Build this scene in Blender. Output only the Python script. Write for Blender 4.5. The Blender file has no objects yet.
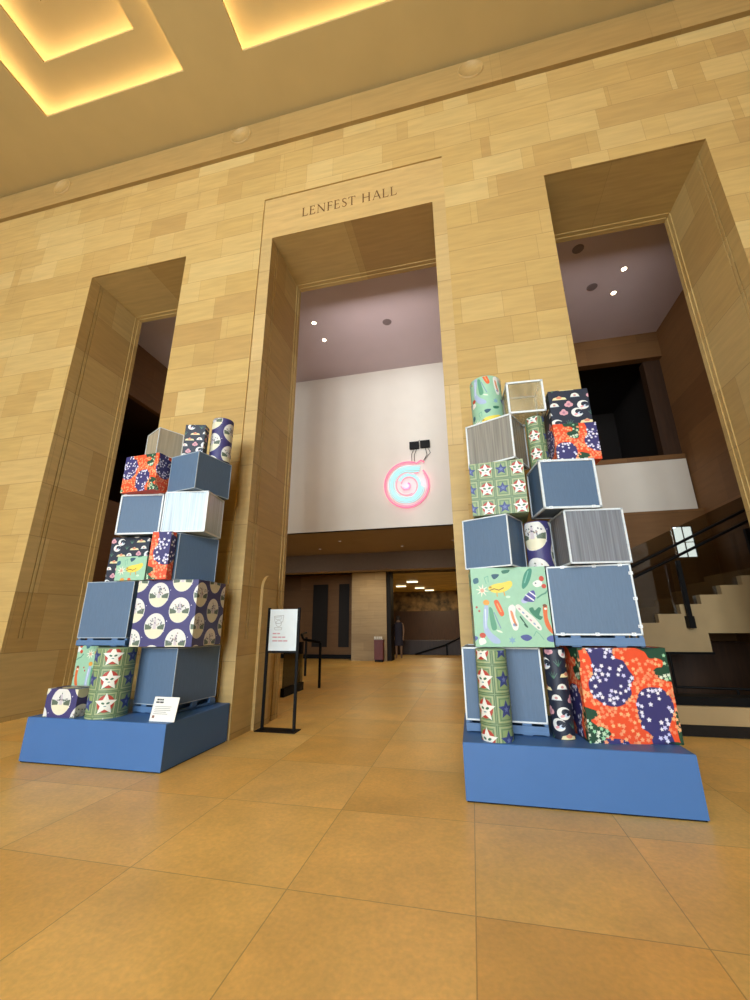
import bpy, math, random
from mathutils import Vector, Matrix
from mathutils.geometry import tessellate_polygon

SC = bpy.context.scene
COL = SC.collection
PI = math.pi

# ------------------------------------------------------------------ colour
def lin(v):
    return v / 12.92 if v <= 0.04045 else ((v + 0.055) / 1.055) ** 2.4
def hx(s):
    s = s.lstrip('#')
    return tuple(lin(int(s[i:i + 2], 16) / 255.0) for i in (0, 2, 4)) + (1.0,)

# ------------------------------------------------------------------ materials
MATS = {}
def new_mat(name):
    m = bpy.data.materials.new(name); m.use_nodes = True
    nt = m.node_tree
    for n in list(nt.nodes): nt.nodes.remove(n)
    out = nt.nodes.new('ShaderNodeOutputMaterial')
    bs = nt.nodes.new('ShaderNodeBsdfPrincipled')
    nt.links.new(bs.outputs[0], out.inputs[0])
    MATS[name] = m
    return m, nt, bs, out

def plain(name, col, rough=0.6, metal=0.0, var=0.06, scale=14.0, spec=0.5, stretch=None):
    """a paint or paper colour with a faint procedural mottling"""
    if name in MATS: return MATS[name]
    m, nt, bs, out = new_mat(name)
    c = hx(col) if isinstance(col, str) else col
    tc = nt.nodes.new('ShaderNodeTexCoord')
    no = nt.nodes.new('ShaderNodeTexNoise'); no.inputs['Scale'].default_value = scale
    no.inputs['Detail'].default_value = 3
    if stretch:
        mp = nt.nodes.new('ShaderNodeMapping'); mp.inputs['Scale'].default_value = stretch
        nt.links.new(tc.outputs['Object'], mp.inputs[0]); nt.links.new(mp.outputs[0], no.inputs['Vector'])
    else:
        nt.links.new(tc.outputs['Object'], no.inputs['Vector'])
    rp = nt.nodes.new('ShaderNodeValToRGB')
    rp.color_ramp.elements[0].position = 0.3; rp.color_ramp.elements[1].position = 0.7
    rp.color_ramp.elements[0].color = tuple(x * (1 - var) for x in c[:3]) + (1,)
    rp.color_ramp.elements[1].color = tuple(min(1, x * (1 + var)) for x in c[:3]) + (1,)
    nt.links.new(no.outputs[0], rp.inputs[0]); nt.links.new(rp.outputs[0], bs.inputs['Base Color'])
    bs.inputs['Roughness'].default_value = rough; bs.inputs['Metallic'].default_value = metal
    bs.inputs['Specular IOR Level'].default_value = spec
    return m

def glow(name, col, strength):
    if name in MATS: return MATS[name]
    m, nt, bs, out = new_mat(name)
    nt.nodes.remove(bs)
    e = nt.nodes.new('ShaderNodeEmission'); e.inputs[0].default_value = hx(col) if isinstance(col, str) else col
    e.inputs[1].default_value = strength
    nt.links.new(e.outputs[0], out.inputs[0])
    return m

def math_node(nt, op, a, b=None, c=None):
    n = nt.nodes.new('ShaderNodeMath'); n.operation = op
    for i, v in enumerate((a, b, c)):
        if v is None: continue
        if isinstance(v, (int, float)): n.inputs[i].default_value = v
        else: nt.links.new(v, n.inputs[i])
    return n.outputs[0]

def mixc(nt, f, a, b, mode='MIX'):
    n = nt.nodes.new('ShaderNodeMix'); n.data_type = 'RGBA'; n.blend_type = mode
    for s, v in ((n.inputs[0], f), (n.inputs[6], a), (n.inputs[7], b)):
        if hasattr(v, 'is_output') or isinstance(v, bpy.types.NodeSocket): nt.links.new(v, s)
        else: s.default_value = v
    return n.outputs[2]

def stone(name, axes, tones, course=0.462, z0=0.07, block=1.25, joint='#7a5c34', rough=0.62, jw=0.006, tonemix=1.0):
    """ashlar stone: random long blocks in courses; axes picks the two object axes of the face"""
    m, nt, bs, out = new_mat(name)
    tc = nt.nodes.new('ShaderNodeTexCoord')
    sp = nt.nodes.new('ShaderNodeSeparateXYZ'); nt.links.new(tc.outputs['Object'], sp.inputs[0])
    U = sp.outputs['XYZ'.index(axes[0])]; V = sp.outputs['XYZ'.index(axes[1])]
    v = math_node(nt, 'DIVIDE', math_node(nt, 'SUBTRACT', V, z0), course)
    row = math_node(nt, 'FLOOR', v)
    wn = nt.nodes.new('ShaderNodeTexWhiteNoise'); wn.noise_dimensions = '1D'; nt.links.new(row, wn.inputs['W'])
    # each row gets its own offset and its own block length
    ln = math_node(nt, 'MULTIPLY_ADD', wn.outputs['Value'], block * 0.7, block * 0.75)
    u = math_node(nt, 'DIVIDE', math_node(nt, 'MULTIPLY_ADD', wn.outputs['Value'], 17.0, U), ln)
    # split some blocks unevenly
    bi = math_node(nt, 'FLOOR', u)
    fu = math_node(nt, 'FRACT', u)
    cmb = nt.nodes.new('ShaderNodeCombineXYZ'); nt.links.new(bi, cmb.inputs[0]); nt.links.new(row, cmb.inputs[1])
    w2 = nt.nodes.new('ShaderNodeTexWhiteNoise'); w2.noise_dimensions = '2D'; nt.links.new(cmb.outputs[0], w2.inputs['Vector'])
    cut = math_node(nt, 'MULTIPLY_ADD', w2.outputs['Value'], 0.9, 0.35)
    half = math_node(nt, 'GREATER_THAN', fu, cut)
    c3 = nt.nodes.new('ShaderNodeCombineXYZ')
    nt.links.new(bi, c3.inputs[0]); nt.links.new(row, c3.inputs[1]); nt.links.new(half, c3.inputs[2])
    w3 = nt.nodes.new('ShaderNodeTexWhiteNoise'); w3.noise_dimensions = '3D'; nt.links.new(c3.outputs[0], w3.inputs['Vector'])
    rp = nt.nodes.new('ShaderNodeValToRGB'); rp.color_ramp.interpolation = 'LINEAR'
    while len(rp.color_ramp.elements) < len(tones): rp.color_ramp.elements.new(0.5)
    for i, t in enumerate(tones):
        rp.color_ramp.elements[i].position = i / (len(tones) - 1); rp.color_ramp.elements[i].color = hx(t)
    nt.links.new(w3.outputs['Value'], rp.inputs[0])
    # bedding veins and grain
    mp = nt.nodes.new('ShaderNodeMapping')
    sc = [1.0, 1.0, 1.0]; sc['XYZ'.index(axes[0])] = 1.2; sc['XYZ'.index(axes[1])] = 11.0
    mp.inputs['Scale'].default_value = sc
    nt.links.new(tc.outputs['Object'], mp.inputs[0])
    no = nt.nodes.new('ShaderNodeTexNoise'); no.inputs['Scale'].default_value = 1.5; no.inputs['Detail'].default_value = 5
    no.inputs['Distortion'].default_value = 0.25
    nt.links.new(mp.outputs[0], no.inputs['Vector'])
    nr = nt.nodes.new('ShaderNodeMapRange'); nr.inputs[1].default_value = 0.3; nr.inputs[2].default_value = 0.7
    nr.inputs[3].default_value = 0.90; nr.inputs[4].default_value = 1.06
    nt.links.new(no.outputs[0], nr.inputs[0])
    col = mixc(nt, 1.0, rp.outputs[0], nr.outputs[0], 'MULTIPLY')
    # joints
    fv = math_node(nt, 'FRACT', v)
    jv = math_node(nt, 'LESS_THAN', math_node(nt, 'ABSOLUTE', math_node(nt, 'SUBTRACT', fv, 0.5)), 0.5 - jw / course)
    du = math_node(nt, 'MULTIPLY', math_node(nt, 'MINIMUM', fu, math_node(nt, 'SUBTRACT', 1.0, fu)), ln)
    dc = math_node(nt, 'MULTIPLY', math_node(nt, 'ABSOLUTE', math_node(nt, 'SUBTRACT', fu, cut)), ln)
    ju = math_node(nt, 'GREATER_THAN', math_node(nt, 'MINIMUM', du, dc), jw * 0.5)
    keep = math_node(nt, 'MULTIPLY', jv, ju)
    inv = math_node(nt, 'MULTIPLY', math_node(nt, 'SUBTRACT', 1.0, keep), 0.38)
    col = mixc(nt, inv, col, hx(joint))
    nt.links.new(col, bs.inputs['Base Color'])
    bs.inputs['Roughness'].default_value = rough
    bs.inputs['Specular IOR Level'].default_value = 0.35
    return m

def floor_mat(name):
    m, nt, bs, out = new_mat(name)
    tc = nt.nodes.new('ShaderNodeTexCoord')
    sp = nt.nodes.new('ShaderNodeSeparateXYZ'); nt.links.new(tc.outputs['Object'], sp.inputs[0])
    P = 1.013
    u = math_node(nt, 'DIVIDE', math_node(nt, 'ADD', sp.outputs[0], 2.11 + 40 * P), P)
    v = math_node(nt, 'DIVIDE', math_node(nt, 'SUBTRACT', sp.outputs[1], 2.575 - 40 * P), P)
    c = nt.nodes.new('ShaderNodeCombineXYZ')
    nt.links.new(math_node(nt, 'FLOOR', u), c.inputs[0]); nt.links.new(math_node(nt, 'FLOOR', v), c.inputs[1])
    wn = nt.nodes.new('ShaderNodeTexWhiteNoise'); wn.noise_dimensions = '2D'; nt.links.new(c.outputs[0], wn.inputs['Vector'])
    rp = nt.nodes.new('ShaderNodeValToRGB')
    tones = ['#e6b25c', '#ecbc68', '#e8b560', '#f0c574', '#eebd6a', '#e2ac58']
    while len(rp.color_ramp.elements) < len(tones): rp.color_ramp.elements.new(0.5)
    for i, t in enumerate(tones):
        rp.color_ramp.elements[i].position = i / (len(tones) - 1); rp.color_ramp.elements[i].color = hx(t)
    nt.links.new(wn.outputs['Value'], rp.inputs[0])
    # cloudy limestone mottling, shifted per tile
    ad = nt.nodes.new('ShaderNodeVectorMath'); ad.operation = 'MULTIPLY_ADD'
    nt.links.new(wn.outputs['Color'], ad.inputs[0]); ad.inputs[1].default_value = (9, 9, 9)
    nt.links.new(tc.outputs['Object'], ad.inputs[2])
    n1 = nt.nodes.new('ShaderNodeTexNoise'); n1.inputs['Scale'].default_value = 1.6; n1.inputs['Detail'].default_value = 6
    n1.inputs['Roughness'].default_value = 0.65
    n2 = nt.nodes.new('ShaderNodeTexNoise'); n2.inputs['Scale'].default_value = 38; n2.inputs['Detail'].default_value = 4
    nt.links.new(ad.outputs[0], n1.inputs['Vector']); nt.links.new(ad.outputs[0], n2.inputs['Vector'])
    r1 = nt.nodes.new('ShaderNodeMapRange'); r1.inputs[1].default_value = 0.3; r1.inputs[2].default_value = 0.72
    r1.inputs[3].default_value = 0.86; r1.inputs[4].default_value = 1.16
    nt.links.new(n1.outputs[0], r1.inputs[0])
    r2 = nt.nodes.new('ShaderNodeMapRange'); r2.inputs[1].default_value = 0.3; r2.inputs[2].default_value = 0.7
    r2.inputs[3].default_value = 0.93; r2.inputs[4].default_value = 1.07
    nt.links.new(n2.outputs[0], r2.inputs[0])
    col = mixc(nt, 1.0, rp.outputs[0], r1.outputs[0], 'MULTIPLY')
    col = mixc(nt, 1.0, col, r2.outputs[0], 'MULTIPLY')
    def edge(x):
        f = math_node(nt, 'FRACT', x)
        return math_node(nt, 'MINIMUM', f, math_node(nt, 'SUBTRACT', 1.0, f))
    jn = math_node(nt, 'LESS_THAN', math_node(nt, 'MINIMUM', edge(u), edge(v)), 0.0032)
    col = mixc(nt, math_node(nt, 'MULTIPLY', jn, 0.42), col, hx('#5e3a14'))
    nt.links.new(col, bs.inputs['Base Color'])
    rr = nt.nodes.new('ShaderNodeMapRange'); rr.inputs[3].default_value = 0.30; rr.inputs[4].default_value = 0.46
    nt.links.new(n1.outputs[0], rr.inputs[0]); nt.links.new(rr.outputs[0], bs.inputs['Roughness'])
    bs.inputs['Specular IOR Level'].default_value = 0.45
    bp = nt.nodes.new('ShaderNodeBump'); bp.inputs['Strength'].default_value = 0.08; bp.inputs['Distance'].default_value = 0.01
    nt.links.new(n2.outputs[0], bp.inputs['Height']); nt.links.new(bp.outputs[0], bs.inputs['Normal'])
    return m

def sheet(name, col, alpha, rough=0.25, stripe=70.0, axis=0, amt=0.12):
    """ribbed translucent plastic sheet"""
    m, nt, bs, out = new_mat(name)
    tc = nt.nodes.new('ShaderNodeTexCoord')
    mp = nt.nodes.new('ShaderNodeMapping')
    s = [1.0, 1.0, 0.3]
    mp.inputs['Scale'].default_value = (stripe, stripe, 1.2)
    nt.links.new(tc.outputs['Object'], mp.inputs[0])
    no = nt.nodes.new('ShaderNodeTexNoise'); no.inputs['Scale'].default_value = 1.0; no.inputs['Detail'].default_value = 2
    nt.links.new(mp.outputs[0], no.inputs['Vector'])
    c = hx(col)
    rp = nt.nodes.new('ShaderNodeValToRGB')
    rp.color_ramp.elements[0].position = 0.35; rp.color_ramp.elements[1].position = 0.65
    rp.color_ramp.elements[0].color = tuple(x * (1 - amt * 1.6) for x in c[:3]) + (1,)
    rp.color_ramp.elements[1].color = tuple(min(1, x * (1 + amt)) for x in c[:3]) + (1,)
    nt.links.new(no.outputs[0], rp.inputs[0]); nt.links.new(rp.outputs[0], bs.inputs['Base Color'])
    bs.inputs['Roughness'].default_value = rough
    mr = nt.nodes.new('ShaderNodeMapRange'); mr.inputs[3].default_value = max(0, alpha - 0.12); mr.inputs[4].default_value = min(1, alpha + 0.12)
    nt.links.new(no.outputs[0], mr.inputs[0]); nt.links.new(mr.outputs[0], bs.inputs['Alpha'])
    bp = nt.nodes.new('ShaderNodeBump'); bp.inputs['Strength'].default_value = 0.25; bp.inputs['Distance'].default_value = 0.004
    nt.links.new(no.outputs[0], bp.inputs['Height']); nt.links.new(bp.outputs[0], bs.inputs['Normal'])
    return m

def glass(name, tint='#c8d2cc', refl=0.10):
    m, nt, bs, out = new_mat(name)
    nt.nodes.remove(bs)
    tr = nt.nodes.new('ShaderNodeBsdfTransparent'); tr.inputs[0].default_value = hx(tint)
    gl = nt.nodes.new('ShaderNodeBsdfGlossy'); gl.inputs['Roughness'].default_value = 0.02
    fr = nt.nodes.new('ShaderNodeFresnel'); fr.inputs[0].default_value = 1.5
    f = math_node(nt, 'ADD', fr.outputs[0], refl)
    mx = nt.nodes.new('ShaderNodeMixShader')
    nt.links.new(f, mx.inputs[0]); nt.links.new(tr.outputs[0], mx.inputs[1]); nt.links.new(gl.outputs[0], mx.inputs[2])
    nt.links.new(mx.outputs[0], out.inputs[0])
    return m

# ------------------------------------------------------------------ mesh builder
class MB:
    def __init__(s): s.v = []; s.f = []; s.m = []; s.sm = []; s.mats = []
    def mi(s, mat):
        if mat not in s.mats: s.mats.append(mat)
        return s.mats.index(mat)
    def face(s, pts, mat, smooth=False):
        b = len(s.v); s.v += [tuple(p) for p in pts]; s.f.append(tuple(range(b, b + len(pts))))
        s.m.append(s.mi(mat)); s.sm.append(smooth)
    def raw(s, vs, fs, mat, smooth=False):
        b = len(s.v); s.v += [tuple(p) for p in vs]; k = s.mi(mat)
        for f in fs: s.f.append(tuple(i + b for i in f)); s.m.append(k); s.sm.append(smooth)
    def box(s, x0, x1, y0, y1, z0, z1, mat, M=None):
        vs = [(x, y, z) for x in (x0, x1) for y in (y0, y1) for z in (z0, z1)]
        if M: vs = [tuple(M @ Vector(p)) for p in vs]
        fs = [(0, 1, 3, 2), (4, 6, 7, 5), (0, 4, 5, 1), (2, 3, 7, 6), (0, 2, 6, 4), (1, 5, 7, 3)]
        s.raw(vs, fs, mat)
    def axbox(s, x0, x1, y0, y1, z0, z1, mx, my, mz):
        """box whose faces use one material per facing axis"""
        vs = [(x, y, z) for x in (x0, x1) for y in (y0, y1) for z in (z0, z1)]
        for f, m in (((0, 1, 3, 2), mx), ((4, 6, 7, 5), mx), ((0, 4, 5, 1), my), ((2, 3, 7, 6), my), ((0, 2, 6, 4), mz), ((1, 5, 7, 3), mz)):
            s.face([vs[i] for i in f], m)
    def prism(s, poly, z0, z1, mfun, cap=None):
        """poly: xy outline counter-clockwise; mfun(nx,ny) gives the material of a side"""
        n = len(poly)
        for i in range(n):
            a, b = poly[i], poly[(i + 1) % n]
            dx, dy = b[0] - a[0], b[1] - a[1]
            if abs(dx) + abs(dy) < 1e-6: continue
            s.face([(a[0], a[1], z0), (b[0], b[1], z0), (b[0], b[1], z1), (a[0], a[1], z1)], mfun(dy, -dx))
        if cap:
            tri = tessellate_polygon([[Vector((p[0], p[1], 0)) for p in poly]])
            for t in tri:
                s.face([(poly[i][0], poly[i][1], z1) for i in t], cap)
                s.face([(poly[i][0], poly[i][1], z0) for i in reversed(t)], cap)
    def tube(s, pts, r, mat, n=8, closed=False, caps=True):
        P = [Vector(p) for p in pts]; L = len(P); rings = []
        up = None
        for i in range(L):
            if closed: t = P[(i + 1) % L] - P[i - 1]
            else: t = P[min(i + 1, L - 1)] - P[max(i - 1, 0)]
            t.normalize()
            if up is None:
                up = Vector((0, 0, 1)) if abs(t.z) < 0.9 else Vector((1, 0, 0))
            a = t.cross(up)
            if a.length < 1e-6: a = t.cross(Vector((0, 1, 0)))
            a.normalize(); b = a.cross(t).normalized(); up = b
            rr = r[i] if isinstance(r, (list, tuple)) else r
            rings.append([P[i] + a * (math.cos(2 * PI * k / n) * rr) + b * (math.sin(2 * PI * k / n) * rr) for k in range(n)])
        vs = [p for R_ in rings for p in R_]; fs = []
        for i in range(L if closed else L - 1):
            j = (i + 1) % L
            for k in range(n):
                fs.append((i * n + k, i * n + (k + 1) % n, j * n + (k + 1) % n, j * n + k))
        s.raw(vs, fs, mat, True)
        if caps and not closed:
            s.face(list(reversed(rings[0])), mat); s.face(rings[-1], mat)
    def cyl(s, cx, cy, z0, z1, r, mat, n=32, r1=None, top=True, bot=True):
        r1 = r if r1 is None else r1
        a = [(cx + math.cos(2 * PI * k / n) * r, cy + math.sin(2 * PI * k / n) * r, z0) for k in range(n)]
        b = [(cx + math.cos(2 * PI * k / n) * r1, cy + math.sin(2 * PI * k / n) * r1, z1) for k in range(n)]
        s.raw(a + b, [(k, (k + 1) % n, n + (k + 1) % n, n + k) for k in range(n)], mat, True)
        if top: s.face(b, mat)
        if bot: s.face(list(reversed(a)), mat)
    def build(s, name, parent=None, loc=None, rot=None):
        me = bpy.data.meshes.new(name); me.from_pydata(s.v, [], s.f)
        for m in s.mats: me.materials.append(m)
        me.polygons.foreach_set('material_index', s.m)
        me.polygons.foreach_set('use_smooth', s.sm)
        me.update(); me.validate()
        o = bpy.data.objects.new(name, me); COL.objects.link(o)
        if parent: o.parent = parent
        if loc: o.location = loc
        if rot: o.rotation_euler = rot
        return o

def tag(o, label, cat, group=None, kind=None):
    o['label'] = label; o['category'] = cat
    if group: o['group'] = group
    if kind: o['kind'] = kind
    return o
def thing(name, loc, yaw, label, cat, group=None):
    o = bpy.data.objects.new(name, None); COL.objects.link(o); o.empty_display_size = 0.1
    o.location = loc; o.rotation_euler = (0, 0, math.radians(yaw))
    return tag(o, label, cat, group)
def struct(o): o['kind'] = 'structure'; return o

# ================================================================== SETTING
T_WALL = ['#b38e54', '#c6a363', '#bc985a', '#caa96b', '#c19e5e', '#ceaf72', '#c3a062', '#c8a666', '#b99558']
SX = stone('sandstone_facing_y', 'XZ', T_WALL)
SY = stone('sandstone_facing_x', 'YZ', T_WALL, block=1.6, course=0.92)
SZ = stone('sandstone_facing_z', 'XY', T_WALL, course=1.3, z0=5.16, block=1.8)
SPX = stone('sandstone_surround', 'XZ', ['#bb9960', '#c9a870', '#c0a068', '#cfaf78'], block=2.6, course=0.925, z0=0.0)
FRZ = stone('frieze_stone', 'XZ', ['#ab8850', '#b18e55', '#ae8b52'], course=1.6, z0=10.0, block=2.4)
SPANEL = plain('sandstone_panel', '#c6a367', 0.6, var=0.10, scale=2.2, stretch=(1, 1, 6))
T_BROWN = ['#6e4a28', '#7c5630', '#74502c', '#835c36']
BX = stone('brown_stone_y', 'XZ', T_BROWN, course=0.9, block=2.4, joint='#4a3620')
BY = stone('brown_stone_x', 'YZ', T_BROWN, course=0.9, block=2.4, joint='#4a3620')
PLAST = plain('lobby_plaster', '#dcd2c4', 0.8, var=0.02, scale=2)
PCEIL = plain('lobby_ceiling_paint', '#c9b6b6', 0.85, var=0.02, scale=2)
HCEIL = plain('hall_ceiling_paint', '#c9ac72', 0.8, var=0.03, scale=1.5)
DARK = plain('dark_bronze', '#1a140f', 0.6, var=0.1, spec=.2)
BLACK = plain('black_metal', '#070606', 0.55, var=0.1, spec=.15)
DARKWOOD = plain('dark_wood', '#3a2413', 0.5, var=0.25, scale=3, stretch=(6, 6, 0.6))
FLOOR = floor_mat('limestone_floor')

W0, W1 = 5.162, 6.45          # front and back plane of the great wall
HX0, HX1 = -15.0, 15.0         # hall sides
HY = -12.0                     # wall behind the camera
CZ = 11.36                     # hall ceiling
LX0, LX1 = -7.99, 5.08         # lobby sides
OPEN = [(-7.02, -4.835), (-3.06, -0.145), (1.61, 3.84)]
OH = 8.15

# floor
mb = MB(); mb.face([(HX0, HY, 0), (HX1, HY, 0), (HX1, 30, 0), (HX0, 30, 0)], FLOOR)
struct(mb.build('floor'))

# ---- great wall with its three tall openings
def sidemat(nx, ny): return SY if abs(nx) > abs(ny) else SX
def jamb(x, sgn, grooved, y0=W0):
    """points of a reveal from front to back; sgn=+1: the opening lies to the right of x"""
    P = [(x, y0)]
    if grooved:
        for y in (5.335, 5.40):
            P += [(x, y), (x - sgn * 0.016, y), (x - sgn * 0.016, y + 0.018), (x, y + 0.018)]
    P += [(x, 6.28), (x + sgn * 0.012, 6.28), (x + sgn * 0.012, 6.36), (x + sgn * 0.024, 6.36), (x + sgn * 0.024, W1)]
    return P
def pier(mb, xl, xr, z0, z1, grooved, lj=True, rj=True):
    # outline counter-clockwise seen from above
    pts = []
    R_ = jamb(xr, 1, grooved) if rj else [(xr, W0), (xr, W1)]
    L_ = jamb(xl, -1, grooved) if lj else [(xl, W0), (xl, W1)]
    pts = R_ + list(reversed(L_))
    mb.prism(pts, z0, z1, sidemat, cap=SZ)
mb = MB()
NZ = 2.115   # top of the arched niche in the centre's left reveal
edges = [(HX0, OPEN[0][0], False, True), (OPEN[0][1], OPEN[1][0], True, True), (OPEN[1][1], OPEN[2][0], True, True), (OPEN[2][1], HX1, True, False)]
for i, (a, b, lj, rj) in enumerate(edges):
    pier(mb, a, b, 0, 1.2, False, lj, rj)
    pier(mb, a, b, 1.2, OH, True, lj, rj)
# lintel zone
mb.axbox(HX0, HX1, W0, W1, OH, CZ + 0.1, SY, SX, SZ)
for (a, b) in OPEN:
    mb.axbox(a, b, 6.28, W1, OH - 0.012, OH, SY, SX, SZ)
    mb.axbox(a, b, 6.36, W1, OH - 0.024, OH - 0.012, SY, SX, SZ)
struct(mb.build('wall_front'))

# raised round-headed stone slab on the left reveal of the middle opening
mb = MB(); xb = OPEN[1][0]; th_ = 0.042; prof_ = [(5.69, 0.0), (6.13, 0.0)] + [(5.91 + 0.22 * math.cos(PI * k / 14), 1.905 + 0.21 * math.sin(PI * k / 14)) for k in range(15)]
tri = tessellate_polygon([[Vector((p[0], p[1], 0)) for p in prof_]])
for t in tri: mb.face([(xb + th_, prof_[i][0], prof_[i][1]) for i in t], SY)
for i in range(len(prof_)):
    a, b = prof_[i], prof_[(i + 1) % len(prof_)]
    mb.face([(xb, a[0], a[1]), (xb, b[0], b[1]), (xb + th_, b[0], b[1]), (xb + th_, a[0], a[1])], SPANEL)
struct(mb.build('trim_7'))

# facing courses set 25 mm proud of the centre surround, leaving its frame recessed
mb = MB()
PX0, PX1, PZ = -3.27, 0.062, 9.12
S = 0.028
def slab(x0, x1, z0, z1): mb.axbox(x0, x1, W0 - S, W0, z0, z1, SY, SX, SZ)
slab(OPEN[0][1], PX0, 0, OH); slab(PX1, OPEN[2][0], 0, OH)
slab(HX0, OPEN[0][0], 0, OH); slab(OPEN[2][1], HX1, 0, OH)
slab(HX0, PX0, OH, 10.5); slab(PX1, HX1, OH, 10.5); slab(PX0, PX1, PZ, 10.5)
# shadow groove, frieze band and cove under the ceiling
mb.axbox(HX0, HX1, W0 - 0.075, W0, 10.56, 11.30, SY, FRZ, FRZ)
struct(mb.build('trim_1'))
# the smoother surround and inscription panel
mb = MB()
mb.axbox(PX0, PX1, W0 - 0.004, W0, OH, PZ, SY, SPANEL, SZ)
mb.axbox(PX0, OPEN[1][0], W0 - 0.004, W0, 0, OH, SY, SPX, SZ)
mb.axbox(OPEN[1][1], PX1, W0 - 0.004, W0, 0, OH, SY, SPX, SZ)
struct(mb.build('trim_2'))

# round bosses on the frieze
ROS = plain('boss_stone', '#b9955a', 0.6, var=0.06)
def boss(x, label):
    n = 40; r = 0.235; vs = []; m = MB()
    prof = [(0.0, 0.004), (0.20, 0.004), (0.206, 0.026), (0.226, 0.026), (0.232, 0.0)]
    for i, (rr, dy) in enumerate(prof):
        for k in range(n):
            vs.append((math.cos(2 * PI * k / n) * max(rr, 1e-4), -dy, math.sin(2 * PI * k / n) * max(rr, 1e-4)))
    fs = []
    for i in range(len(prof) - 1):
        for k in range(n): fs.append((i * n + k, i * n + (k + 1) % n, (i + 1) * n + (k + 1) % n, (i + 1) * n + k))
    m.raw(vs, fs, ROS, True)
    o = m.build('frieze_boss', loc=(x, W0 - 0.074, 11.04))
    tag(o, label, 'wall ornament', 'round stone bosses along the frieze')
boss(-8.47, 'round stone boss on the frieze, furthest left, above the left opening')
boss(-3.93, 'round stone boss on the frieze, up and left of the carved inscription')
boss(0.69, 'round stone boss on the frieze, up and right of the carved inscription')
boss(5.30, 'round stone boss cut by the top right corner of the photo')

# ---- carved inscription
INK = plain('carved_letter_shade', '#6d4a22', 0.8, var=0.1)
def letter_polys(ch):
    """strokes of a serif capital in a unit-height box: list of polygons, and advance width"""
    t, n = 0.115, 0.05
    P = []
    def ln(x0, y0, x1, y1, w):
        d = Vector((x1 - x0, y1 - y0)).normalized(); q = Vector((-d.y, d.x)) * w / 2
        P.append([(x0 + q.x, y0 + q.y), (x0 - q.x, y0 - q.y), (x1 - q.x, y1 - q.y), (x1 + q.x, y1 + q.y)])
    def serif(x, y, s=0.1):
        P.append([(x - s - t / 2, y), (x + s + t / 2, y), (x + t / 2, y + (0.035 if y < .5 else -0.035)), (x - t / 2, y + (0.035 if y < .5 else -0.035))])
    if ch in 'LEF':
        ln(.12, 0, .12, 1, t); serif(.12, 1); serif(.12, 0)
        if ch in 'LE': ln(.12, .025, .56, .025, n); P.append([(.56, 0), (.62, .2), (.57, .2), (.48, .05)])
        if ch in 'EF': ln(.12, .975, .52, .975, n); P.append([(.52, 1), (.54, .82), (.50, .82), (.44, .96)]); ln(.12, .53, .44, .53, n); P.append([(.42, .45), (.46, .45), (.46, .61), (.42, .61)])
        return P, (.72 if ch != 'F' else .66)
    if ch == 'N':
        ln(.12, 0, .12, 1, n); ln(.78, 0, .78, 1, n); ln(.12, .97, .78, .03, t); serif(.12, 0, .06); serif(.78, 1, .06); serif(.1, 1, .04)
        return P, .98
    if ch == 'H':
        ln(.14, 0, .14, 1, t); ln(.74, 0, .74, 1, t); ln(.14, .52, .74, .52, n)
        for x in (.14, .74): serif(x, 0, .07); serif(x, 1, .07)
        return P, .98
    if ch == 'T':
        ln(.36, 0, .36, 1, t); serif(.36, 0); ln(.02, .975, .70, .975, n)
        P.append([(.02, 1), (.0, .8), (.05, .8), (.1, .96)]); P.append([(.7, 1), (.72, .8), (.67, .8), (.62, .96)])
        return P, .80
    if ch == 'A':
        ln(.08, 0, .42, 1, n); ln(.42, 1, .76, 0, t); ln(.2, .33, .64, .33, n); serif(.08, 0, .05); serif(.77, 0, .05)
        return P, .90
    if ch == 'S':
        c = [(.46, .82), (.42, .93), (.28, .985), (.13, .92), (.09, .77), (.16, .62), (.3, .52), (.43, .40), (.48, .25), (.42, .09), (.27, .015), (.11, .06), (.06, .2)]
        w = [.05, .05, .055, .08, .1, .115, .12, .115, .1, .08, .055, .05, .05]
        for i in range(len(c) - 1): ln(*c[i], *c[i + 1], (w[i] + w[i + 1]) / 2)
        return P, .62
    return P, .45
ins = thing('carved_inscription', (-2.495, W0 - 0.006, 8.50), 0, 'engraved capitals reading LENFEST HALL on the stone panel over the middle opening', 'inscription')
x = 0; HL = 0.205
tot = sum(letter_polys(c)[1] if c != ' ' else .45 for c in 'LENFEST HALL') * 1.0
adv = 1.785 / tot
for c in 'LENFEST HALL':
    if c == ' ': x += .45 * adv; continue
    P, a = letter_polys(c); m = MB()
    for p in P: m.face([(px * adv * 0.92, -0.003, py * HL) for px, py in p], INK); m.face([(px * adv * 0.92, 0.0, py * HL) for px, py in reversed(p)], INK)
    m.build('letter', ins, (x, 0, 0)); x += a * adv

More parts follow.
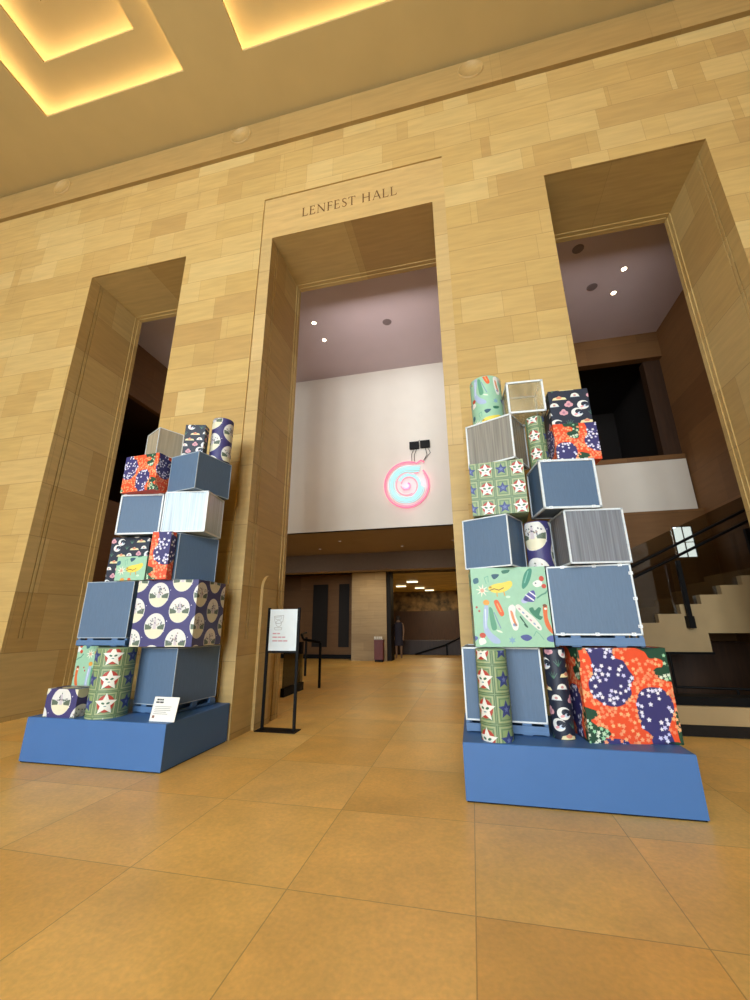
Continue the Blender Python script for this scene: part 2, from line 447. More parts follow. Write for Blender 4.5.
# ---- hall ceiling with stepped coffers
coffers = []
cx0 = -7.76 - 4.43
xs = [(-12.19, -8.98), (-7.76, -4.55), (-3.33, -0.12), (1.10, 4.31), (5.53, 8.74), (9.96, 13.17)]
ys = [(0.84, 4.05), (-3.60, -0.39), (-8.04, -4.83)]
mb = MB()
def ceil_with_holes(mb, x0, x1, y0, y1, z, holes, mat, thick=0.05):
    X = sorted({x0, x1} | {h[0] for h in holes} | {h[1] for h in holes}); Y = sorted({y0, y1} | {h[2] for h in holes} | {h[3] for h in holes})
    for i in range(len(X) - 1):
        for j in range(len(Y) - 1):
            cx, cy = (X[i] + X[i + 1]) / 2, (Y[j] + Y[j + 1]) / 2
            if any(h[0] < cx < h[1] and h[2] < cy < h[3] for h in holes): continue
            for zz in (z, z + thick):
                mb.face([(X[i], Y[j], zz), (X[i], Y[j + 1], zz), (X[i + 1], Y[j + 1], zz), (X[i + 1], Y[j], zz)], mat)
    for h in holes:
        c = [(h[0], h[2]), (h[1], h[2]), (h[1], h[3]), (h[0], h[3])]
        for k in range(4):
            a, b = c[k], c[(k + 1) % 4]
            mb.face([(*a, z), (*b, z), (*b, z + thick), (*a, z + thick)], mat)
holes = [(a, b, c, d) for (a, b) in xs for (c, d) in ys]
ceil_with_holes(mb, HX0, HX1, HY, W0, CZ, holes, HCEIL)
struct(mb.build('ceiling'))
COVE = glow('cove_led', (1.0, 0.82, 0.53, 1), 23.0)
def coffer(x0, x1, y0, y1, detail, label):
    w = x1 - x0; cx, cy = (x0 + x1) / 2, (y0 + y1) / 2
    t = thing('tiered_ceiling_light', (cx, cy, CZ + 0.05), 0, label, 'ceiling light', 'tiered cove lights in the hall ceiling')
    half = w / 2; z = 0.0; step = 0.20
    hs = [half, half - 0.60, half - 1.18]
    for i, h in enumerate(hs):
        m = MB(); nxt = hs[i + 1] if i < 2 else None
        o = h + 0.22
        # box of the cove: side walls and the next plane
        for k in range(4):
            c = [(-o, -o), (o, -o), (o, o), (-o, o)]
            a, b = c[k], c[(k + 1) % 4]
            m.face([(*a, z), (*b, z), (*b, z + step), (*a, z + step)], HCEIL)
        if nxt: ceil_with_holes(m, -o, o, -o, o, z + step, [(-nxt, nxt, -nxt, nxt)], HCEIL, 0.04)
        else: m.face([(-o, -o, z + step), (-o, o, z + step), (o, o, z + step), (o, -o, z + step)], HCEIL)
        m.build('cove_tier', t)
        m = MB(); q = h + 0.10
        for (ax0, ax1, ay0, ay1) in ((-q, q, q, q + .03), (-q, q, -q - .03, -q), (q, q + .03, -q, q), (-q - .03, -q, -q, q)):
            m.face([(ax0, ay0, z + 0.012), (ax1, ay0, z + 0.012), (ax1, ay1, z + 0.012), (ax0, ay1, z + 0.012)], COVE)
        m.build('light_strip', t)
        z += step + (0.04 if nxt else 0)
nm = {(0, 0): 'tiered cove light beyond the left edge of the photo', (1, 0): 'stepped square ceiling recess glowing gold, at the upper left of the photo',
      (2, 0): 'stepped ceiling recess glowing gold, cut by the top edge above the inscription', (3, 0): 'stepped ceiling recess above the right hand opening, just out of the photo'}
for i, (a, b) in enumerate(xs):
    for j, (c, d) in enumerate(ys):
        if j > 0 and i not in (1, 2, 3, 4): pass
        coffer(a, b, c, d, j == 0, nm.get((i, j), 'stepped ceiling recess in bay %s of the %s row, out of the photo' % (['far left', 'left', 'middle left', 'middle right', 'right', 'far right'][i], ['front', 'second', 'rear'][j])))

# ---- the rest of the hall behind the camera
mb = MB(); mb.face([(HX0, HY, 0), (HX0, W0, 0), (HX0, W0, CZ), (HX0, HY, CZ)], SY); struct(mb.build('wall_left'))
mb = MB(); mb.face([(HX1, HY, 0), (HX1, W0, 0), (HX1, W0, CZ), (HX1, HY, CZ)], SY); struct(mb.build('wall_right'))
wins = [-8.6, -5.2, -1.8, 1.6]; WW, WZ0, WZ1 = 2.6, 1.0, 9.4
mb = MB()
X = [HX0]
for c in wins: X += [c - WW / 2, c + WW / 2]
X.append(HX1)
for i in range(0, len(X), 2): mb.axbox(X[i], X[i + 1], HY - 0.5, HY, 0, CZ, SY, SX, SZ)
for c in wins:
    mb.axbox(c - WW / 2, c + WW / 2, HY - 0.5, HY, 0, WZ0, SY, SX, SZ); mb.axbox(c - WW / 2, c + WW / 2, HY - 0.5, HY, WZ1, CZ, SY, SX, SZ)
struct(mb.build('wall_back'))
WG = glass('window_glass', '#f4f8ff', 0.02)
DAY = (0.80, 0.90, 1.0)
for i, c in enumerate(wins):
    m = MB(); y = HY - 0.3
    m.face([(c - WW / 2, y, WZ0), (c + WW / 2, y, WZ0), (c + WW / 2, y, WZ1), (c - WW / 2, y, WZ1)], WG)
    for k in range(5):
        xx = c - WW / 2 + WW * k / 4; m.box(xx - .03, xx + .03, y + .01, y + .06, WZ0, WZ1, DARK)
    for k in range(8):
        zz = WZ0 + (WZ1 - WZ0) * k / 7; m.box(c - WW / 2, c + WW / 2, y + .01, y + .06, zz - .03, zz + .03, DARK)
    struct(m.build('window_%d' % (i + 1)))
    L = bpy.data.lights.new('window_daylight', 'AREA'); L.shape = 'RECTANGLE'; L.size = WW; L.size_y = WZ1 - WZ0
    L.energy = 1030; L.color = (0.92, 1.0, 0.98)
    lo = bpy.data.objects.new('window_daylight', L); COL.objects.link(lo)
    lo.location = (c, HY - 0.45, (WZ0 + WZ1) / 2); lo.rotation_euler = (math.radians(90), 0, 0)

# ---- lobby beyond the openings
LZ = 8.42; BZ = 3.73; FY = 10.0; UY = 13.65
mb = MB()
mb.face([(LX0, W1, LZ), (LX0, 14, LZ), (LX1, 14, LZ), (LX1, W1, LZ)], PCEIL)
struct(mb.build('trim_3'))
mb = MB()   # white wall carrying the neon, parapet to its right, soffit beneath
WHX = 1.5
mb.box(-7.99, WHX, FY, FY + .15, BZ, LZ, PLAST)
mb.box(WHX, LX1 - 0.03, FY, FY + .15, BZ, 4.96, PLAST)
struct(mb.build('wall_lobby'))
mb = MB()
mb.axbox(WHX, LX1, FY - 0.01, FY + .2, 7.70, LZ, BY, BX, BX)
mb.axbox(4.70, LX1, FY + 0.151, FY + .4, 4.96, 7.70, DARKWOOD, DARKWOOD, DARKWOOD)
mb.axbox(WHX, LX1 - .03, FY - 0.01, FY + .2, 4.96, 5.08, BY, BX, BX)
struct(mb.build('trim_4'))
mb = MB()   # balcony room behind the parapet
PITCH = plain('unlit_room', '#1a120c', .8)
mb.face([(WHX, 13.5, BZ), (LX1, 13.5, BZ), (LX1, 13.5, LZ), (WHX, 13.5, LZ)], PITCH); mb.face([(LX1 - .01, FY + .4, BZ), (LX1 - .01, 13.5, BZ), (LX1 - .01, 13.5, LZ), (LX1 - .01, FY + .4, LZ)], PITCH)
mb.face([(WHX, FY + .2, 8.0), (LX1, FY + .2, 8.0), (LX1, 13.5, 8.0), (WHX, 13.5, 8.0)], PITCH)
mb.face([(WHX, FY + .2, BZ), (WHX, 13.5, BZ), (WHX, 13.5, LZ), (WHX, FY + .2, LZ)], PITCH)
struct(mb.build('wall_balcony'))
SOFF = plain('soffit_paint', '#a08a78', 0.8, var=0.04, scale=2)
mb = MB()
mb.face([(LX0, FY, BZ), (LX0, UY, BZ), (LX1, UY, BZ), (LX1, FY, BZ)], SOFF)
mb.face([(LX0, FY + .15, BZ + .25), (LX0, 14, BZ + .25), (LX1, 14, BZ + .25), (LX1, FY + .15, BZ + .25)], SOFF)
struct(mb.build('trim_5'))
mb = MB()   # beam, header
mb.axbox(LX0, LX1, UY, UY + .5, 3.13, BZ + .2, BY, plain('beam_paint', '#6b5138', .7), SOFF)
mb.face([(LX0, UY + .5, 3.45), (LX0, 17.2, 3.45), (LX1, 17.2, 3.45), (LX1, UY + .5, 3.45)], SOFF)
mb.box(LX0, LX1, 16.2, 16.6, 3.36, 3.46, DARK)
struct(mb.build('trim_6'))
mb = MB(); mb.axbox(-4.66, -3.24, 16.2, 17.0, 0, 3.45, BY, stone('pillar_stone', 'XZ', ['#a98f6c', '#b79d78', '#ae9470'], course=.3, block=1.4, joint='#8a7048'), SZ)
mb.box(-3.24, -3.08, 16.25, 16.9, 0, 3.45, DARK)
struct(mb.build('wall_pillar'))
# right side wall and left side wall of the lobby
mb = MB()
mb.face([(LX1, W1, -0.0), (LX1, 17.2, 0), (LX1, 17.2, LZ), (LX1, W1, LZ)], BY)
struct(mb.build('wall_lobby_right'))
mb = MB()
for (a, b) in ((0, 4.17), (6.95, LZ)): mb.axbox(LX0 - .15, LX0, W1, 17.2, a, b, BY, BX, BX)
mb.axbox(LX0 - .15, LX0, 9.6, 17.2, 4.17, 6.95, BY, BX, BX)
mb.face([(-11, W1, 4.17), (-11, 12, 4.17), (-11, 12, 7.2), (-11, W1, 7.2)], DARKWOOD)
mb.face([(-11, W1, 6.95), (-11, 12, 6.95), (LX0 - .15, 12, 6.95), (LX0 - .15, W1, 6.95)], DARKWOOD)
mb.face([(-11, W1, 4.17), (-11, 12, 4.17), (LX0 - .15, 12, 4.17), (LX0 - .15, W1, 4.17)], DARKWOOD)
mb.face([(-11, 12, 4.17), (LX0, 12, 4.17), (LX0, 12, 6.95), (-11, 12, 6.95)], DARKWOOD)
struct(mb.build('wall_lobby_left'))
# left bay under the balcony: wall of pilasters and tall dark recesses
mb = MB()
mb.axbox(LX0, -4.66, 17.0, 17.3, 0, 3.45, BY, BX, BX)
struct(mb.build('wall_lobby_back'))
mb = MB()
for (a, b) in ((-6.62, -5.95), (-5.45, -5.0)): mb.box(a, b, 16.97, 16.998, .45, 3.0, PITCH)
mb.box(LX0, -4.67, 16.93, 16.999, 0.0, .16, BLACK)
struct(mb.build('baseboard_left'))
# far room seen past the pillar
mb = MB()
CEIL2 = plain('far_room_ceiling', '#b8a468', .35, var=.3, scale=1.2)
mb.face([(-7, 17.2, 3.46), (-7, 29, 3.46), (4, 29, 3.46), (4, 17.2, 3.46)], CEIL2)
mb.face([(-7, 29, 0), (4, 29, 0), (4, 29, 2.15), (-7, 29, 2.15)], DARKWOOD)
mb.face([(-7, 29, 2.15), (4, 29, 2.15), (4, 29, 3.46), (-7, 29, 3.46)], plain('far_room_frieze', '#6a5434', .7, var=.8, scale=2.4))
mb.face([(-7, 17.2, 0), (-7, 29, 0), (-7, 29, 3.46), (-7, 17.2, 3.46)], DARKWOOD)
mb.face([(4, 17.2, 0), (4, 29, 0), (4, 29, 3.46), (4, 17.2, 3.46)], DARKWOOD)
mb.box(-3.9, 4, 19.55, 19.7, 0.0, 0.62, DARKWOOD)
mb.face([(LX0, 17.2, 3.4), (LX0, 17.2, LZ), (LX1, 17.2, LZ), (LX1, 17.2, 3.4)], DARKWOOD)
struct(mb.build('wall_far'))

# ---- staircase in the right opening
STAIR = plain('stair_stone', '#a58a60', .55, var=.06, scale=3)
st = thing('staircase', (0, 0, 0), 0, 'stone staircase with glass balustrade and dark rails, climbing behind the right opening', 'stairs')
GY = 8.0
prof = [(2.16, .91), (3.75, .91), (3.75, 1.20), (5.06, 1.20)]
top = []; xx, zz = 5.06, 2.26
steps = [(2.16, 1.22), (2.50, 1.22), (2.82, 1.365), (3.06, 1.365)]
tops = [(2.16, 1.075), (2.48, 1.075), (2.48, 1.22), (2.80, 1.22), (2.80, 1.365), (3.07, 1.365), (3.07, 1.507), (3.42, 1.507), (3.42, 1.66), (3.75, 1.66), (3.75, 1.81), (4.08, 1.81), (4.08, 1.96), (4.41, 1.96), (4.41, 2.11), (4.74, 2.11), (4.74, 2.26), (5.06, 2.26)]
poly = [(2.16, .91), (3.75, .91), (3.75, 1.20), (5.06, 1.20)] + list(reversed(tops))
m = MB(); tri = tessellate_polygon([[Vector((p[0], p[1], 0)) for p in poly]])
for y in (GY, GY + 0.25):
    for t in tri: m.face([(poly[i][0], y, poly[i][1]) for i in t], STAIR)
for i in range(len(poly)):
    a, b = poly[i], poly[(i + 1) % len(poly)]
    m.face([(a[0], GY, a[1]), (b[0], GY, b[1]), (b[0], GY + .25, b[1]), (a[0], GY + .25, a[1])], STAIR)
m.build('stringer', st)
for i in range(0, 9):
    x0 = tops[2 * i][0]; x1 = tops[2 * i + 1][0]; z = tops[2 * i][1]
    m = MB(); m.box(x0, x1, GY + .25, GY + 1.8, z - .16, z, STAIR); m.build('step', st)
m = MB(); m.box(2.1, 3.77, GY - .02, GY + .25, .875, .909, BLACK); m.build('edge_strip', st)
m = MB(); m.box(2.1, 5.06, GY + 1.4, GY + 1.79, 0.001, 1.0, DARKWOOD); m.build('support_wall', st)
mb = MB(); mb.axbox(1.9, LX1, 9.85, 9.99, 0, BZ, BY, BX, BX); struct(mb.build('wall_stair'))

m = MB(); refl_ = glow('painted_reflection', (.80, .93, 1, 1), 2.4)  # no window: glowing pane added to imitate a reflection in the stair glass
m.face([(4.38, 9.84, 2.68), (4.74, 9.84, 2.68), (4.74, 9.84, 3.34), (4.38, 9.84, 3.34)], refl_)
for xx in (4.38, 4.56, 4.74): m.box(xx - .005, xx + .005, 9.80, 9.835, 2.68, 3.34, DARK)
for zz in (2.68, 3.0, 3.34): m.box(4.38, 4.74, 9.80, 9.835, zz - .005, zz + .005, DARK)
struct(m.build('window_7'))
GL = glass('balustrade_glass', '#cbc9c2', 0.03)
gb = st
sl = (3.08 - 2.30) / (3.95 - 2.3)
def zt(x): return 3.09 + (x - 3.90) * 0.44
for (a, b) in ((2.16, 3.60), (3.61, 5.04)):
    m = MB(); y = GY + .12
    lo = lambda x: 1.05 + (x - 3.0) * 0.44
    vs = [(a, y, lo(a)), (b, y, lo(b)), (b, y, zt(b)), (a, y, zt(a)), (a, y + .015, lo(a)), (b, y + .015, lo(b)), (b, y + .015, zt(b)), (a, y + .015, zt(a))]
    m.raw(vs, [(0, 1, 2, 3), (7, 6, 5, 4), (0, 4, 5, 1), (3, 2, 6, 7), (0, 3, 7, 4), (1, 5, 6, 2)], GL)
    m.build('glass_panel', gb)
for dz in (0.0, -0.19):
    m = MB(); m.tube([(2.2, GY - .10, 1.93 + dz + .10), (5.04, GY - .10, 3.27 + dz + .10)], .024, BLACK); m.build('handrail', gb)
for xx in (3.50, 4.62):
    zb = 1.36 + (xx - 3.57) * 0.44; m = MB()
    m.box(xx - .03, xx + .03, GY - .115, GY - .05, zb, zb + 1.05, BLACK)
    m.box(xx - .045, xx + .045, GY - .13, GY - .001, zb - .05, zb + .14, BLACK)
    m.build('post', gb)
cb = thing('stairwell_curb', (0, 0, 0), 0, 'low stone curb with dark bands along the stairwell at the foot of the right opening', 'curb')
m = MB(); m.box(1.63, LX1 - .01, 6.50, 6.85, 0, .14, DARK); m.build('toe_recess', cb)
m = MB(); m.box(1.63, LX1 - .01, 6.47, 6.85, .14, .353, STAIR); m.build('curb_stone', cb)
m = MB(); m.box(1.63, LX1 - .01, 6.52, 6.80, .353, .456, BLACK); m.build('channel', cb)
lr = thing('lower_handrail', (0, 0, 0), 0, 'thin dark metal rail over the curb in the right opening', 'handrail')
m = MB(); m.tube([(2.85, 7.3, .92), (2.85, 7.3, .47)], .018, BLACK); m.build('post', lr)
m = MB(); m.tube([(3.62, 7.3, .45), (3.62, 7.3, .0)], .018, BLACK); m.build('post', lr)
m = MB(); m.tube([(2.85, 7.3, .0), (2.85, 7.3, .47), (5.05, 7.3, .44)], .018, BLACK); m.build('rail', lr)

# ---- left side glass guard and handrails
lg = thing('glass_guard', (0, 0, 0), 0, 'glass guard panel in a black floor shoe behind the notice stand', 'balustrade')
m = MB(); m.box(-3.80, -3.72, 8.15, 9.15, 0, .16, BLACK); m.build('shoe', lg)
m = MB(); m.box(-3.767, -3.753, 8.15, 9.15, .16, 1.0, GL); m.build('glass_panel', lg)
hr = thing('stair_handrail', (0, 0, 0), 0, 'black post and rail at the stair head behind the notice stand', 'handrail', None)
m = MB(); m.box(-3.49, -3.44, 9.43, 9.47, 0, .97, BLACK); m.build('post', hr)
m = MB(); m.box(-4.64, -4.59, 11.4, 11.45, 0, 1.02, BLACK); m.build('post', hr)
m = MB(); m.tube([(-3.465, 9.45, .97), (-3.9, 9.5, 1.03), (-4.3, 10.3, 1.12), (-4.615, 11.4, 1.14)], .03, BLACK); m.build('rail', hr)
fr = thing('far_handrail', (0, 0, 0), 0, 'sloping dark handrail at the far end of the room past the pillar', 'handrail')
m = MB(); m.tube([(-2.6, 19.4, .02), (-1.25, 19.4, .42), (-0.3, 19.4, .85)], .035, BLACK); m.build('rail', fr)
m = MB(); m.box(-1.2, -1.13, 19.37, 19.43, 0, .45, BLACK); m.build('post', fr)

# ---- ceiling fittings
LAMP = glow('downlight_lamp', (1, .86, .6, 1), 14.0)
LAMPD = glow('dim_downlight_lamp', (1, .8, .6, 1), .32)
GREY = plain('speaker_grille', '#7d6c69', .7)
WRIM = plain('downlight_trim', '#b7a394', .5)
def downlight(x, y, z, label, group, lamp=True, r=.055, energy=40, spot=math.radians(95)):
    t = thing('recessed_downlight', (x, y, z), 0, label, 'downlight', group)
    n = 24; m = MB()
    ri, ro = r, r * 1.35
    a = [(math.cos(2 * PI * k / n) * ri, math.sin(2 * PI * k / n) * ri, -.008) for k in range(n)]
    b = [(math.cos(2 * PI * k / n) * ro, math.sin(2 * PI * k / n) * ro, -.002) for k in range(n)]
    c = [(math.cos(2 * PI * k / n) * ri * .8, math.sin(2 * PI * k / n) * ri * .8, -.001) for k in range(n)]
    m.raw(a + b + c, [(k, (k + 1) % n, n + (k + 1) % n, n + k) for k in range(n)] + [(k, (k + 1) % n, 2 * n + (k + 1) % n, 2 * n + k) for k in range(n)], WRIM, True)
    tr_ = m.build('trim_ring', t)
    m = MB(); m.face([(math.cos(2 * PI * k / n) * ri * .95, math.sin(2 * PI * k / n) * ri * .95, -.004) for k in range(n)], LAMP if energy > 20 else LAMPD); m.build('lamp', tr_)
    if energy:
        L = bpy.data.lights.new('downlight_beam', 'SPOT'); L.energy = energy; L.spot_size = spot; L.spot_blend = .7; L.color = (1, .84, .62); L.shadow_soft_size = .06
        o = bpy.data.objects.new('downlight_beam', L); COL.objects.link(o); o.location = (x, y, z - .03)
G1 = 'recessed downlights in the lobby ceiling'
downlight(-3.24, 7.70, LZ, 'lit downlight in the ceiling seen through the middle opening, nearer the great wall', G1)
downlight(-3.21, 8.35, LZ, 'lit downlight in the ceiling seen through the middle opening, nearer the white wall', G1)
downlight(3.614, 7.69, LZ, 'lit downlight in the ceiling seen through the right opening, nearer the great wall', G1, energy=25)
downlight(3.611, 8.35, LZ, 'lit downlight in the ceiling seen through the right opening, nearer the back', G1, energy=25)
def speaker(x, y, label):
    m = MB(); m.cyl(0, 0, -.012, -.001, .10, GREY, 28, r1=.11)
    o = m.build('ceiling_speaker', loc=(x, y, LZ)); tag(o, label, 'ceiling speaker', 'round grey ceiling speakers in the lobby')
speaker(-1.497, 8.08, 'round grey speaker disc in the ceiling seen through the middle opening')
speaker(3.094, 8.06, 'round grey speaker disc beside the two lit downlights in the right opening')
speaker(2.561, 6.96, 'round grey speaker disc near the lintel at the top of the right opening')
speaker(2.42, 8.05, 'round grey speaker disc half hidden by the wall left of the right opening')
G2 = 'small downlights under the balcony'
for (x, y, e, lb) in ((-3.65, 11.35, 10, 'small downlight under the balcony, nearest the white wall'), (-4.69, 12.48, 8, 'small downlight under the balcony, left one'),
                   (-1.99, 12.64, 10, 'small downlight under the balcony, middle one'), (-0.37, 12.06, 8, 'small downlight under the balcony, beside the right jamb')):
    downlight(x, y, BZ, lb, G2, r=.045, energy=e)
FLX = glow('far_fixture', (1, .88, .55, 1), 2.2)
for i, (x, y, lb) in enumerate(((-2.9, 21.5, 'warm light strip on the far room ceiling, nearest'), (-3.9, 24.0, 'warm light strip on the far room ceiling, leftmost'),
                      (-3.0, 25.6, 'warm light strip on the far room ceiling, third back'), (-2.6, 27.6, 'warm light strip on the far room ceiling, deepest'))):
    m = MB(); m.box(-.28, .28, -.08, .08, -.05, 0, FLX); o = m.build('ceiling_strip_light', loc=(x, y, 3.455)); tag(o, lb, 'ceiling light', 'strip lights in the far room')
for (x, y, e) in ((-2.6, 21.0, 70), (-2.0, 26.5, 200), (-3.9, 15.0, 40), (-1.6, 14.9, 46)):
    L = bpy.data.lights.new('ceiling_lamp', 'AREA'); L.energy = e * .45; L.size = .5; L.color = (1, .82, .50)
    o = bpy.data.objects.new('ceiling_lamp', L); COL.objects.link(o); o.location = (x, y, 3.4)
# fill lamps added to brighten the lobby, unseen high behind the great wall
for (x, e) in ((-1.6, 44), (3.0, 12)):
    L = bpy.data.lights.new('lobby_fill', 'AREA'); L.energy = e; L.shape = 'RECTANGLE'; L.size = 2.4; L.size_y = .3; L.color = (1, .94, .96)
    o = bpy.data.objects.new('lobby_fill', L); COL.objects.link(o); o.location = (x, 6.75, 7.4); o.rotation_euler = (math.radians(68), 0, 0)

# ---- neon shell on the white wall
NP = glow('neon_pink', (1.0, .17, .28, 1), 1.5)
NC = glow('neon_cyan', (.50, .95, .97, 1), 1.02)
NV = glow('neon_violet', (.85, .42, .88, 1), 1.0)
ns = thing('neon_shell_sign', (-1.39, FY - .07, 4.83), 0, 'pink and cyan neon spiral shell glowing on the white lobby wall', 'neon sign')
ns.scale = (1.02, 1, 1.07)
def spiral(a0, a1, r0, r1, n=90, sq=1.0, p=1.0):
    out = []
    for i in range(n + 1):
        f = i / n; a = math.radians(a0 + (a1 - a0) * f); r = r0 + (r1 - r0) * f ** p
        out.append((math.cos(a) * r, 0, math.sin(a) * r * sq))
    return out
def neon(pts, mat, r=.013):
    m = MB(); m.tube(pts, r, mat, 6); m.build('neon_tube', ns)
neon([(.46, 0, .56), (.38, 0, .61)] + spiral(64, 400, .60, .545, 120), NP, .017)
neon(spiral(70, 392, .555, .505, 110), NP, .007)
for d, rr in ((.0, .011), (.045, .018), (.09, .018), (.135, .011)): neon([(.36 - d * .3, 0, .46 - d)] + spiral(76, 350, .49 - d, .44 - d, 100), NC, rr)
neon([(.30, 0, .30)] + spiral(60, 300, .305, .255, 80), NP, .009)
for d, rr in ((.0, .010), (.045, .016), (.085, .010)): neon(spiral(150, -60, .255 - d, .395 - d * .6, 70), NC, rr)
neon(spiral(165, -75, .15, .30, 70), NP, .008)
neon(spiral(185, 430, .16, .05, 50), NP, .008)
neon(spiral(205, 420, .11, .04, 40), NV, .009)
for (dx, dz, e) in ((0, 0, 2.6), (-.42, .1, 1.6), (.42, .1, 1.6), (0, -.46, 1.6), (0, .50, 1.6)):
    L = bpy.data.lights.new('neon_light', 'POINT'); L.energy = e * .8; L.color = (1, .22, .55); L.shadow_soft_size = .12
    o = bpy.data.objects.new('neon_light', L); COL.objects.link(o); o.location = (-1.39 + dx, FY - .16, 4.80 + dz)
for (x, z) in ((.22, 1.03), (.50, 1.04)):
    m = MB(); m.box(x - .125, x + .125, -.02, .068, z - .09, z + .09, BLACK); m.build('transformer', ns)
for pts in ([(.14, .02, .60), (.14, .03, .80), (.20, .03, .94)], [(.21, .02, .60), (.21, .03, .78), (.28, .03, .94)], [(.44, .02, .60), (.54, .03, .76), (.50, .03, .95)], [(.42, .02, .58), (.63, .03, .80), (.56, .03, .95)], [(.28, .02, 1.10), (.36, .02, 1.16), (.42, .02, 1.10)]):
    m = MB(); m.tube(pts, .007, BLACK, 5); m.build('cable', ns)

# ---- donation box
RED = plain('donation_red', '#6a1e12', .4, var=.08)
WHT = plain('white_card', '#ebe7de', .6, var=.02)
db = thing('red_stand', (-3.49, 15.8, 0), 0, 'small dark red floor stand with white capitals, against the far stone pillar', 'stand')
m = MB(); m.box(-.165, .165, 0, .3, .08, .78, RED); m.box(-.15, .15, .02, .28, .0, .08, BLACK); cbn = m.build('cabinet', db)
m = MB()
for k, w in ((-.13, .07), (-.045, .05), (.03, .05), (.11, .07)):
    m.box(k - w / 2, k + w / 2, .0, .03, .785, .90, WHT)
m.box(-.165, .165, 0, .03, .78, .81, WHT); m.build('header_lettering', cbn)

# ================================================================== PATTERNS
EPS = 0.0007
rnd = random.Random(7)
def ell(cx, cy, rx, ry, rot=0, n=20, a0=0, a1=360):
    c, s = math.cos(math.radians(rot)), math.sin(math.radians(rot)); P = []
    full = abs(a1 - a0) >= 360
    for k in range(n if full else n + 1):
        a = math.radians(a0 + (a1 - a0) * k / n); x, y = math.cos(a) * rx, math.sin(a) * ry
        P.append((cx + x * c - y * s, cy + x * s + y * c))
    return P
def starp(cx, cy, R_, r, n=5, rot=90):
    return [(cx + math.cos(math.radians(rot + 180 * k / n)) * (R_ if k % 2 == 0 else r), cy + math.sin(math.radians(rot + 180 * k / n)) * (R_ if k % 2 == 0 else r)) for k in range(2 * n)]
def rect(x0, y0, x1, y1): return [(x0, y0), (x1, y0), (x1, y1), (x0, y1)]
def ring(x0, y0, x1, y1, t):
    return [rect(x0, y0, x1, y0 + t), rect(x0, y1 - t, x1, y1), rect(x0, y0 + t, x0 + t, y1 - t), rect(x1 - t, y0 + t, x1, y1 - t)]
def caps(x0, y0, x1, y1, w, w1=None):
    w1 = w if w1 is None else w1
    a = math.atan2(y1 - y0, x1 - x0); P = []
    for k in range(7): t = a + PI / 2 + PI * k / 6; P.append((x0 + math.cos(t) * w / 2, y0 + math.sin(t) * w / 2))
    for k in range(7): t = a - PI / 2 + PI * k / 6; P.append((x1 + math.cos(t) * w1 / 2, y1 + math.sin(t) * w1 / 2))
    return P
def path(pts, w):
    return [caps(*pts[i], *pts[i + 1], w) for i in range(len(pts) - 1)]
def smooth(pts, k=4):
    n = len(pts); out = []
    for i in range(n):
        p0, p1, p2, p3 = pts[i - 1], pts[i], pts[(i + 1) % n], pts[(i + 2) % n]
        for j in range(k):
            t = j / k
            out.append(tuple(0.5 * ((2 * p1[a]) + (-p0[a] + p2[a]) * t + (2 * p0[a] - 5 * p1[a] + 4 * p2[a] - p3[a]) * t * t + (-p0[a] + 3 * p1[a] - 3 * p2[a] + p3[a]) * t ** 3) for a in (0, 1)))
    return out
def inside(p, poly):
    x, y = p; r = False; n = len(poly)
    for i in range(n):
        x0, y0 = poly[i]; x1, y1 = poly[i - 1]
        if (y0 > y) != (y1 > y) and x < (x1 - x0) * (y - y0) / (y1 - y0) + x0: r = not r
    return r

PC = {}
def pcol(hexs):
    if hexs not in PC: PC[hexs] = plain('print_' + hexs.strip('#'), hexs, .5, var=.03, scale=20)
    return PC[hexs]

def pat_star(W, H, ox=0.0, oy=0.0, P=.19, Q=.20):
    """green squares with white faces on red discs, and blue stars"""
    L = []; kx = P / .19; kq = Q / .20; ks = min(kx, kq) * 1.04
    for i in range(-2, int(W / P) + 3):
        for j in range(-2, int(H / Q) + 3):
            x, y = i * P + ox, j * Q + oy
            for k, (c, t) in enumerate((('#4f6b45', .006), ('#b9b98a', .005), ('#56764c', .006), ('#a8ad7a', .004))):
                d = .004 + k * .0145
                for r in ring(x + d, y + d, x + P - d, y + Q - d, t): L.append((1, c, r))
            cx, cy = x + P / 2, y + Q / 2
            if i % 2 == 0:
                L.append((2, '#b23a2c', ell(cx, cy, .070 * ks, .074 * ks)))
                L.append((3, '#ece8dc', starp(cx, cy - .004, .094 * ks, .043 * ks)))
                L.append((4, '#3f6b4c', ell(cx - .024, cy + .004, .017, .010, -20, 10))); L.append((4, '#3f6b4c', ell(cx + .024, cy + .004, .017, .010, 20, 10)))
                L.append((4, '#4c7f86', rect(cx - .012, cy - .030, cx + .012, cy - .022)))
            else:
                L.append((2, '#8ba06c', rect(x + .045, y + .045, x + P - .045, y + Q - .045)))
                L.append((3, '#35427c', starp(cx, cy - .002, .074 * ks, .034 * ks)))
                L.append((4, '#6a76a8', starp(cx, cy - .002, .026, .012)))
    return '#869a72', L

